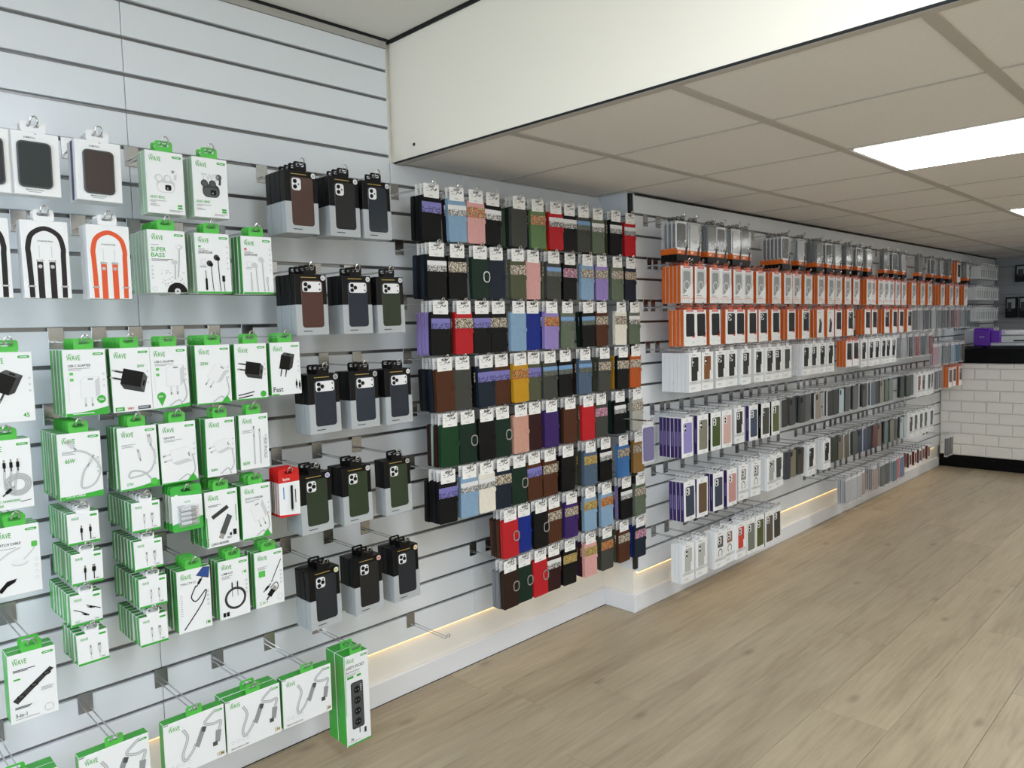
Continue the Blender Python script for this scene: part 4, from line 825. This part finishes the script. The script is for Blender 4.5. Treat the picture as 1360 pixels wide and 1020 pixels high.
def white_box(col, cams, kindn='step', wd=.106, hg=.186, t=.0205):
    w2, z1 = wd/2, -.017; z0 = z1-hg
    body = MB().box(-w2, w2, 0, t, z0, z1, 'white').mesh('white_case_box', .0008)
    p = Print(wd*1000, hg*1000, -w2, 0, z0); W, H = wd*1000, hg*1000
    p.poly([(30, H-12), (33, H-5), (36, H-9), (33, H-15)], 'ink'); p.text('JOMETKA', 38, H-13, 6, 'ink', .95)
    p.rect(0, 36, W, 52, 'lgrey'); p.lines(22, 43, [40], 'ink'); p.lines(14, 22, [42, 34, 38], 'grey', 1.1, 4)
    parts = []
    if kindn == 'step':
        case, subs = case_art(col, cams, 0, -w2+.020, w2-.024, z0+.053, z1-.021, .006, 0, .0011)
        parts = [('phone_case', case, subs)]; p.off = .0014; p.rect(W-36, 53, W-8, 96, 'white'); p.lines(W-20, 92, [10, 10, 10], 'grey', 1.2, 8)
    else:
        c1, s1 = case_art(col, 'two', 0, -w2+.026, w2-.028, z0+.105, z1-.024, .006, 0, .0011); parts = [('phone_case', c1, s1)]
        p.stroke([(W*.48+18*math.cos(a*.45), 76+20*math.sin(a*.45)) for a in range(-2, 10)], 5, 'ink'); p.lines(W-20, 92, [10, 10, 10], 'grey', 1.2, 8)
    return ('white_case_box', body, [('front_print', p.mesh('front_print'), []), tabs('white')]+parts, t)
def spine_box(col, cams, dark=False, wd=.100, hg=.190, t=.0195):
    w2, z1 = wd/2, -.017; z0 = z1-hg; sp = 'black' if dark else 'purple'
    body = MB().box(-w2, w2, 0, t, z0, z1, 'white', left=sp).mesh('window_case_box', .0006)
    e = MB(); e.box(-w2-.0006, -w2-.0001, t*.25, t*.72, z0+hg*.30, z0+hg*.66, 'spinetext' if not dark else 'dgrey')
    sm = e.mesh('spine_lettering')
    case, subs = case_art(col, cams, 0, -w2+.016, w2-.010, z0+.020, z1-.026, .008, 0, .0012)
    p = Print(wd*1000, hg*1000, -w2, 0, z0); p.text('JOMETKA', wd*500-14, hg*1000-17, 5, 'ink', .9); p.poly([(wd*500, hg*1000-10), (wd*500+3, hg*1000-4), (wd*500+5, hg*1000-8)], 'ink'); p.lines(wd*500-6, 9, [30], 'ink')
    return ('window_case_box', body, [('spine_lettering', sm, []), ('front_print', p.mesh('front_print'), []), ('phone_case', case, subs), tabs('lgrey')], t)
def bare_case(col, cams='sq', t=.0125):
    n = 'd'+col; mat(n, col, .4, coat=.2)
    w2, z1, z0 = .040, -.018, -.176
    b = MB(); b.ring(rrect(-w2, z0, w2, z1, .012, 3), rrect(-w2+.003, z0+.003, w2-.003, z1-.003, .010, 3), .0, .0098, rnd.choice(['dgrey', 'dgrey', 'lgrey'])); b.prism(rrect(-w2+.0012, z0+.0012, w2-.0012, z1-.0012, .011, 3), -.0008, .0012, n)
    parts = [tabs('clear', -.03)]
    if cams:
        a = (-w2+.006, z1-.042, -w2+.036, z1-.006); parts.append(('camera_frame', MB().ring(rrect(*a, .008, 2), rrect(a[0]+.003, a[1]+.003, a[2]-.003, a[3]-.003, .006, 2), -.0022, -.0009, n).mesh('camera_frame'), [('camera_opening', MB().prism(rrect(a[0]+.003, a[1]+.003, a[2]-.003, a[3]-.003, .006, 2), -.0010, -.0009, 'black').mesh('camera_opening'))]))
    return ('bare_phone_case', b.mesh('bare_phone_case'), parts, t)
def sleeve(col, t=.0125, bag='film'):
    n = 'd'+col; mat(n, col, .4, coat=.2); w2, z1, z0 = .045, -.012, -.190
    core = MB().prism(rrect(-.037, z0+.012, .037, z1-.016, .010, 3), .0012, .0088, n).mesh('phone_case', .0008)
    bagm = MB().prism(rrect(-w2, z0, w2, z1, .004, 2), -.0002, .0102, bag).mesh('clear_bag')
    card = MB().box(-w2+.002, w2-.002, .0088, .0096, z0+.002, z1-.001, 'white2').mesh('bagged_case')
    return ('bagged_case', card, [('phone_case', core, []), ('clear_bag', bagm, []), tabs('white2', -.013)], t)
def pouch(v, t=.021):
    w2, z1, z0 = .050, -.014, -.198
    body = MB().box(-w2+.004, w2-.004, .009, .0105, z0+.012, z1-.002, ['white2', 'silver', 'dgrey'][v % 3]).mesh('clear_pack')
    sh = MB().prism(rrect(-w2, z0+.03, w2, z1, .004, 2), 0, t-.001, 'clear').mesh('clear_shell', .0015)
    base = MB().box(-w2, w2, 0, t-.001, z0, z0+.030, 'black').mesh('black_base', .001)
    bnd = MB().box(-w2-.0004, w2+.0004, -.0008, t-.0008, z0+.0302, z0+.056, 'orange', front='orange').mesh('orange_band')
    p = Print(100, 26, -w2, -.0008, z0+.03); p.rect(0, 20, 100, 30, 'white'); p.lines(12, 12, [26, 20], 'white', 3, 6); p.poly([(62, 0), (72, 30), (82, 44), (88, 60), (92, 40), (82, 0)], 'ink'); p.disc(70, 62, 6, 'white2')
    cse, _ = case_art(['#2A2C2E', '#B8BABC', '#6A6C6C'][v % 3], 'none', 0, -.034, .034, z0+.06, z1-.012, .010, .0085, .004)
    return ('clear_pack', body, [('clear_shell', sh, []), ('black_base', base, []), ('orange_band', bnd, [('band_print', p.mesh('band_print'))]), ('phone_case', cse, []), tabs('darkplate', -.015)], t)
def back_of(k): return k
GB = {}
def rowB(k, items, cat, group, what, rown, wd, jig=.6, hooklab=True, dz=.05, n_default=3, gap=.0012, ordinal=0):
    """items: (photo column of the right edge, [kinds], count, text)"""
    z = zB(k); last = ROWX.get(k, 0.)
    for q, it in enumerate(items):
        px, kinds, n, txt = it[:4]
        X = x_at(px, YF2, z-dz)-wd/2
        X = max(X, last+wd/2+.002); last = X+wd/2
        desc = ('%s, %s in %s' % (txt, ORD2(q+ordinal), rown))
        stack(kinds, X, YF2+rnd.uniform(-.008, .008), z, YB, n, cat, group, desc, what, gap=gap, jig=jig, roll0=rnd.uniform(-1, 1)*jig)
    ROWX[k] = last
ROWX = {}
def ORD2(i): return ('first' if i == 0 else ORD[i])
pk = [pouch(i) for i in range(3)]; ring, dark, prn = orange_box('ring'), [orange_box('dark') for _ in range(3)], orange_box('printed')
wb1 = [white_box('#17191B', 'tall'), white_box('#15171A', 'sq'), white_box('#1A1C1E', 'two')]; wbb = white_box('#7A4A22', 'tall'); wbg = white_box('#3A4143', 'none')
px1 = [914, 930, 952.6, 966.6, 985, 996, 1050, 1070.5, 1094, 1108, 1119, 1130.6, 1146, 1160, 1181, 1193, 1204.7, 1224.7, 1242, 1254, 1266]
rowB(4, [(p, pk[i % 3], 6 if p == 1050 else (4 if i % 4 == 0 else 2), 'clear pack with orange band') for i, p in enumerate(px1)], 'clear pack', 'clear packs in the top row', 'clear pack', 'clear pack row', .100, .5)
rowB(4, [(1277, dark[0], 3, 'orange-edged box among clear packs'), (1288, pk[1], 3, 'banded clear pack')], 'phone case box', 'far end of the clear pack row', 'pack', 'end of clear pack row', .100, .5)
px2 = [919, 936.8, 956.3, 964.6, 987.8, 1002, 1018.5, 1036.6, 1053, 1062.4, 1078.8, 1095, 1108, 1116, 1129.4, 1142.8, 1157.6, 1165, 1172, 1180, 1187, 1196.5, 1204.7, 1217, 1228, 1237, 1255, 1266.6, 1275, 1285]
rowB(6, [(p, ring, 5 if i in (0, 4, 7, 16, 26) else 3, 'orange-edged box with ring case') for i, p in enumerate(px2)], 'phone case box', 'orange-edged boxes with ring cases', 'orange-edged box', 'upper orange row', .104, .5)
px3 = [(923.4, 0), (934.7, 0), (956.3, 1), (975.9, 2), (989.3, 0), (1005.7, 1), (1021, 2), (1037.7, 0), (1058, 1), (1074.7, 2), (1094.3, 3), (1106.6, 3), (1118, 1), (1133, 2), (1155, 0), (1166, 1), (1182, 2), (1190.6, 0), (1202, 1), (1211, 2)]
rowB(8, [(p, prn if v == 3 else dark[v], 4 if i in (0, 2, 8) else 3, 'white printed box' if v == 3 else 'orange-edged box with black case') for i, (p, v) in enumerate(px3)], 'phone case box', 'orange-edged boxes with black cases', 'orange-edged box', 'lower orange row', .104, .5)
def slv(cols): return [sleeve(c) for c in cols]
SG = slv(['#56585C', '#8E9298', '#3E4146', '#A7ABB0', '#6C7078'])
rowB(8, [(1219+8*i, [SG[i % 5], SG[(i+2) % 5], SG[(i+3) % 5]], 4, 'bagged grey case') for i in range(6)]+[(1267+7.3*i, slv([c_, '#8E9298']), 3, 'bagged %s case' % nm_) for i, (c_, nm_) in enumerate((('#54222A', 'maroon'), ('#9A6A72', 'rose'), ('#7C7F86', 'silver'), ('#2E4A50', 'teal')))], 'bagged case', 'bagged cases after the lower orange row', 'bagged case', 'bags beside orange boxes', .091, 1.2, ordinal=0)
px4 = [(929, wb1[0], 7), (947.5, wbb, 4), (966, wb1[1], 4), (981, wb1[1], 3), (996.5, wb1[2], 4), (1015, wb1[0], 4), (1027.8, wb1[1], 3), (1037, wb1[2], 3), (1053, wbg, 3), (1076.8, wb1[0], 6), (1084, wb1[2], 3), (1097, wb1[1], 3), (1107.6, wb1[0], 3)]
rowB(10, [(p, kd, n, 'white box with brown case' if kd is wbb else ('white box with grey case' if kd is wbg else 'white box with black case')) for p, kd, n in px4], 'phone case box', 'white phone case boxes', 'white case box', 'white box row', .106, .8)
rowB(10, [(1132, dark[0], 3, 'orange-edged box '), (1142, dark[1], 3, 'orange-edged box ')], 'phone case box', 'orange-edged boxes in the white row', 'orange-edged box', 'white box row', .104, .6)
rowB(10, [(p, [wb1[i % 3], wbb] if i == 1 else wb1[i % 3], 3, 'white box with dark case') for i, p in enumerate((1151.7, 1161, 1170, 1177.7, 1183, 1189))], 'phone case box', 'white phone case boxes', 'white case box', 'white row after orange pair', .106, .8)
CS = [('#5C6066', 'grey'), ('#9DA2A8', 'pale grey'), ('#2A2C30', 'black'), ('#8E2A34', 'red'), ('#3E4146', 'charcoal'), ('#7C2D36', 'dark red'), ('#C08A9A', 'pink'), ('#2E3136', 'black')]
rowB(10, [(1196+8.6*i, slv([CS[i % 8][0], '#A7ABB0', '#8E9298']), 4, 'bagged %s case' % CS[i % 8][1]) for i in range(6)], 'bagged case', 'bagged cases after the white row', 'bagged case', 'bags beside white boxes', .091, 1.2)
ROWX[11] = ROWX[10]+.004
rowB(11, [(p, slv([c_, '#8E9298']), 3, 'bagged %s case' % nm_) for p, c_, nm_ in ((1246, '#C08A9A', 'pink'), (1252, '#A7ABB0', 'pale grey'), (1260, '#7C8088', 'grey'), (1269, '#8FA9BE', 'light blue'), (1275, '#2F6A86', 'sea blue'), (1281, '#15171A', 'black'))], 'bagged case', 'bagged cases before the counter', 'bagged case', 'bags before the countertop', .091, 1.2)
SP = {'#8A83BE': 'lilac', '#7C7A6E': 'taupe', '#3E4F22': 'green', '#C9A7A0': 'blush', '#31415A': 'navy', '#33372F': 'dark olive', '#4C5A2A': 'olive', '#28364A': 'navy', '#5A4632': 'brown', '#B98A88': 'pink', '#6B7268': 'grey green', '#46501F': 'olive', '#4A4238': 'brown', '#2B2B28': 'black'}
def spine_items(L): return [(p, spine_box(c, cm, dk), n, 'white window box with %s case' % SP[c]) for p, c, cm, dk, n in L]
rowB(13, [(871, sleeve('#5A4E8C'), 1, 'bagged violet case beside the wallet cases')], 'bagged case', 'single bagged case', 'bagged case', 'upper window box row', .080, .5)
ROWX[13] = 0
rowB(13, spine_items([(922, '#8A83BE', 'tall', False, 6), (942, '#7C7A6E', 'tall', False, 5), (959, '#3E4F22', 'two', True, 5), (972.8, '#C9A7A0', 'two', False, 5)])+[(990.3, wb1[2], 4, 'white box with black case')]+spine_items([(1007.8, '#31415A', 'two', False, 5), (1022, '#33372F', 'tall', True, 5), (1035.6, '#4C5A2A', 'two', True, 5)]), 'phone case box', 'window boxes in the upper row', 'window box', 'upper window box row', .102, .6)
def bare_items(L): return [(p, [bare_case(c, cm), bare_case('#2B2D30', cm), bare_case('#6C6E6B', cm)], n, 'bare %s case' % nm_) for p, c, nm_, cm, n in L]
rowB(13, bare_items([(1046, '#1B1C1E', 'black', None, 3), (1056.7, '#2C2F33', 'charcoal', 'sq', 3), (1070, '#26292E', 'black', 'sq', 3), (1077, '#4A4E54', 'slate', None, 2), (1090, '#8A8373', 'taupe', 'sq', 2), (1106, '#15171A', 'black', None, 2), (1111, '#1A1C20', 'black', None, 2), (1121, '#A9BCC4', 'pale blue', 'sq', 2), (1129.6, '#46494D', 'dark grey', None, 2), (1139.8, '#54575A', 'grey', None, 2), (1153, '#3E4144', 'charcoal', 'sq', 3), (1161.7, '#4E5A6C', 'slate blue', None, 2), (1168, '#202226', 'black', None, 2), (1175, '#7E7C70', 'taupe', 'sq', 2), (1181, '#4A5850', 'green grey', None, 2), (1187.6, '#66756C', 'sage', None, 2), (1202, '#1D2A26', 'black green', None, 2), (1208, '#22302C', 'black green', None, 2), (1214.7, '#2D4038', 'dark green', None, 2)]), 'phone case', 'bare cases in the upper row', 'bare case', 'upper bare case row', .083, 1.6, gap=.006)
rowB(13, [(p, kd, 3, tx) for p, kd, tx in ((1224.7, wbb, 'white box with brown case'), (1230, wb1[1], 'white box with black case'), (1235, wbg, 'white box with grey case'), (1239.4, wbg, 'white box with grey case'))], 'phone case box', 'white boxes at the far end', 'white case box', 'end of upper case row', .106, .8)
rowB(13, [(1247, [SG[2]], 4, 'bagged charcoal case'), (1254, [SG[0]], 4, 'bagged grey case')], 'bagged case', 'bagged cases at the far end', 'bagged case', 'bags by the counter', .091, 1.)
rowB(13, [(1264, dark[0], 4, 'orange-edged box'), (1271, dark[1], 4, 'orange-edged box'), (1277, dark[2], 4, 'orange-edged box')], 'phone case box', 'orange-edged boxes in front of the counter', 'orange-edged box', 'group before tiled counter', .104, .8)
rowB(16, spine_items([(923.4, '#28364A', 'two', False, 4), (938.8, '#5A4632', 'none', False, 5), (960.4, '#28364A', 'two', False, 4), (977, '#B98A88', 'two', False, 5)])+[(994.4, white_box('#8C8F92', 'two', 'loop'), 4, 'white box with watch loop'), (1009.9, white_box('#8C8F92', 'two', 'loop'), 4, 'white box with watch loop'), (1029.4, white_box('#9EA3A3', 'sq'), 4, 'white box with pale grey case'), (1035.6, wbg, 3, 'white box with grey case')], 'phone case box', 'window boxes in the lower row', 'window box', 'lower window box row', .103, 1.)
rowB(16, bare_items([(1043, '#1B2438', 'navy', None, 4), (1056, '#76705F', 'taupe', 'sq', 2), (1068.5, '#2C2D28', 'dark olive', 'sq', 2)]), 'phone case', 'bare cases in the lower row', 'bare case', 'lower bare case row', .083, 1.6, gap=.006)
rowB(16, [(1081.5, wb1[0], 2, 'white box with black case'), (1103.5, wb1[0], 3, 'white box with black case')], 'phone case box', 'white boxes among the bare cases', 'white case box', 'lower bare case row', .106, 2.)
rowB(16, bare_items([(1112.4, '#222C22', 'dark green', None, 3), (1120, '#6E6758', 'taupe', 'sq', 2), (1126.8, '#5A5246', 'brown grey', None, 2), (1138.5, '#454A40', 'olive grey', None, 3), (1146, '#1E2C4E', 'navy', 'sq', 3), (1151, '#26365C', 'blue', None, 2), (1159, '#26282A', 'black', None, 2), (1163.5, '#5C1B2A', 'burgundy', None, 2), (1171.8, '#6A5C4A', 'brown', 'sq', 2), (1181, '#55696A', 'teal grey', None, 2), (1186.5, '#6E7060', 'olive', None, 2), (1191.8, '#3A3C3A', 'dark grey', None, 2), (1200, '#A3B2B6', 'pale blue', 'sq', 2), (1206.5, '#B4BCC0', 'pale grey', None, 2)]), 'phone case', 'bare cases in the lower row', 'bare case', 'far lower bare row', .083, 1.6, gap=.006)
rowB(16, [(p, wbg if i else wb1[0], 3, 'white box with grey case' if i else 'white box with black case') for i, p in enumerate((1211.8, 1221, 1227, 1233, 1239.4))], 'phone case box', 'white boxes at the far end', 'white case box', 'end of lower case row', .106, .8)
rowB(19, [(923.4, white_box('#AEB2AF', 'tall'), 3, 'white box with pale case'), (939.9, white_box('#AEB2AF', 'tall'), 3, 'white box with pale case'), (963.5, white_box('#4A4C4E', 'two', 'loop'), 3, 'white box with black watch loop'), (974.9, white_box('#8A6A5C', 'two', 'loop'), 3, 'white box with brown watch loop'), (984, white_box('#C23A2A', 'two'), 3, 'white box with red case')]+spine_items([(999.6, '#6B7268', 'two', False, 5), (1012, '#46501F', 'two', False, 5), (1024, '#4A4238', 'two', False, 5), (1038.7, '#2B2B28', 'two', True, 5)]), 'phone case box', 'boxes in the bottom row', 'case box', 'bottom box row', .104, 1.)
rowB(19, [(p, slv(c_), 5, 'bagged %s case' % nm_) for p, c_, nm_ in ((1130.5, ['#A9A9AE', '#8A8B90'], 'pale'), (1136, ['#B0B0B6', '#9A8C8A'], 'pale'), (1142, ['#A6A7AC', '#8A8B90'], 'pale'), (1152, ['#8E7A74', '#A9A9AE'], 'rose grey'), (1166, ['#9A7F72', '#8A8B90'], 'tan'), (1176, ['#3C463C', '#8A8B90'], 'dark green'), (1183, ['#17191B', '#8A8B90'], 'black'), (1191, ['#2F5E6A', '#8A8B90'], 'teal'), (1197, ['#C24B5A', '#8A8B90'], 'coral'), (1202.7, ['#5A6A94', '#8A8B90'], 'blue'))], 'bagged case', 'bagged cases near the floor', 'bagged case', 'bags near the floor', .091, 1.2)
def cord_box(t=.018):
    b = MB().box(-.030, .030, 0, t, -.125, -.014, 'white', left='c#6A2E220.50.0').mesh('cord_box', .0006); p = Print(60, 111, -.03, 0, -.125); p.rect(8, 20, 52, 96, 'ink'); p.stroke([(20, 30), (30, 70), (40, 90)], 7, 'orange'); p.lines(10, 12, [36], 'grey')
    return ('cord_box', b, [('front_print', p.mesh('front_print'), []), tabs('white', -.015)], t)
hexm('#6A2E22'); cb_ = cord_box()
rowB(19, [(p, cb_, 6, 'small brown-sided box') for p in (1210, 1217, 1223, 1229, 1235)], 'small box', 'small boxes near the counter', 'small box', 'group low by counter', .062, 2., gap=.004)
ROWX[19] = max(ROWX[19], 7.2)
rowB(19, [(1256, slv(['#1C1E20', '#15171A']), 2, 'bagged charcoal case'), (1263, slv(['#15171A', '#15171A']), 2, 'bagged black case')], 'bagged case', 'bagged cases low by the counter', 'bagged case', 'pair low by the plinth', .091, 1.5)
for i, (k, px) in enumerate([(4, 857), (4, 869), (6, 857), (6, 870), (8, 857), (8, 871), (10, 860), (13, 879), (16, 862), (16, 874), (19, 865), (19, 872)]):
    if any(abs(x_at(px, YB, zB(k)-.03)-a) < .045 and abs(zB(k)-b) < .01 and c == YB for a, b, c in SEEN): continue
    hook(x_at(px, YB, zB(k)-.03), YB, zB(k), .205, ('left' if i in (0, 2, 4, 8, 10) else 'right' if i in (1, 3, 5, 9, 11) else 'single')+' empty chrome hook beside the wallet cases, '+{4: 'clear pack', 6: 'upper orange', 8: 'lower orange', 10: 'white box', 13: 'upper window box', 16: 'lower window box', 19: 'bottom'}[k]+' row height', 'chrome display hooks')
for i, px in enumerate((1040, 1052, 1064, 1076, 1088, 1100, 1112)):
    if i < 5 and not any(abs(x_at(px+28, YB, zB(19)-.03)-a) < .05 and abs(zB(19)-b) < .01 for a, b, c in SEEN): hook(x_at(px+28, YB, zB(19)-.03), YB, zB(19), .205, '%s of five empty hooks before the bagged row near the floor' % POS[i], 'chrome display hooks')

# ------------------------------------------------------------------ goods on the walls behind the counter
gb = ('pale_box', MB().box(-.026, .026, 0, .028, -.135, -.014, 'lgrey').mesh('pale_box', .001), [tabs('white2', -.015)], .028)
gp = Print(52, 121, -.026, 0, -.135); gp.rect(6, 20, 46, 90, 'grey'); gp.lines(8, 104, [30], 'ink', 2); gb[2].append(('front_print', gp.mesh('front_print'), []))
for r, (k, pxs) in enumerate([(4, range(1304, 1327, 3)), (6, range(1299, 1327, 3)), (8, range(1298, 1327, 3)), (10, range(1296, 1327, 3))]):
    z = zB(k); last = 0
    for q, px in enumerate(pxs):
        X = max(x_at(px, YF2+.02, z-.05), last+.056); last = X
        if X > XF-.26: break
        stack(gb, X, YF2+.02, z, YB, 3, 'small box', 'pale boxes behind the counter', 'small pale box, %s in %s row behind counter' % (ORD2(q), ['top', 'second', 'third', 'fourth'][r]), 'pale box', jig=.3)
def device(loc_, lab, wd, hg):
    b = tag(ob('device_box', MB().box(0, .07, -wd/2, wd/2, 0, hg, 'black').mesh('device_box', .002), None, loc_), lab, 'device box', 'dark device boxes on the far wall')
    ob('front_panel', MB().box(-.0015, -.0002, -wd*.38, wd*.38, hg*.45, hg*.92, 'grey').mesh('front_panel'), b); ob('device_picture', MB().box(-.003, -.0017, -wd*.05, wd*.3, hg*.3, hg*.75, 'ink').mesh('device_picture'), b)
for yy, zz, lab, wd, hg in ((-.35, 1.36, 'dark device box with pale panel on the far wall', .10, .22), (-.47, 1.36, 'dark device box at the right edge of the far wall', .10, .22), (-.45, 1.74, 'dark device box high on the far wall', .14, .18)):
    device((XF-.018-.0705, yy, zz), lab, wd, hg)

# the hooks farthest along the wall and behind the counter, past the nearest three hundred
fm = MB()
for X, yw, zs, L in FAR:
    fm.box(X-.019, X+.019, yw-.003, yw-.0003, zs-.052, zs+.0045, 'plate')
    for sx in (-.0075, .0075): fm.tube([(X+sx, yw-.003, zs-.036), (X+sx, yw-L+.008, zs-.035), (X+sx, yw-L, zs-.024)], .0019, 'chrome', 5)
fo = tag(ob('far_display_hooks', fm.mesh('far_display_hooks')), 'chrome hooks along the far end of the slat wall', 'hooks'); fo['kind'] = 'stuff'
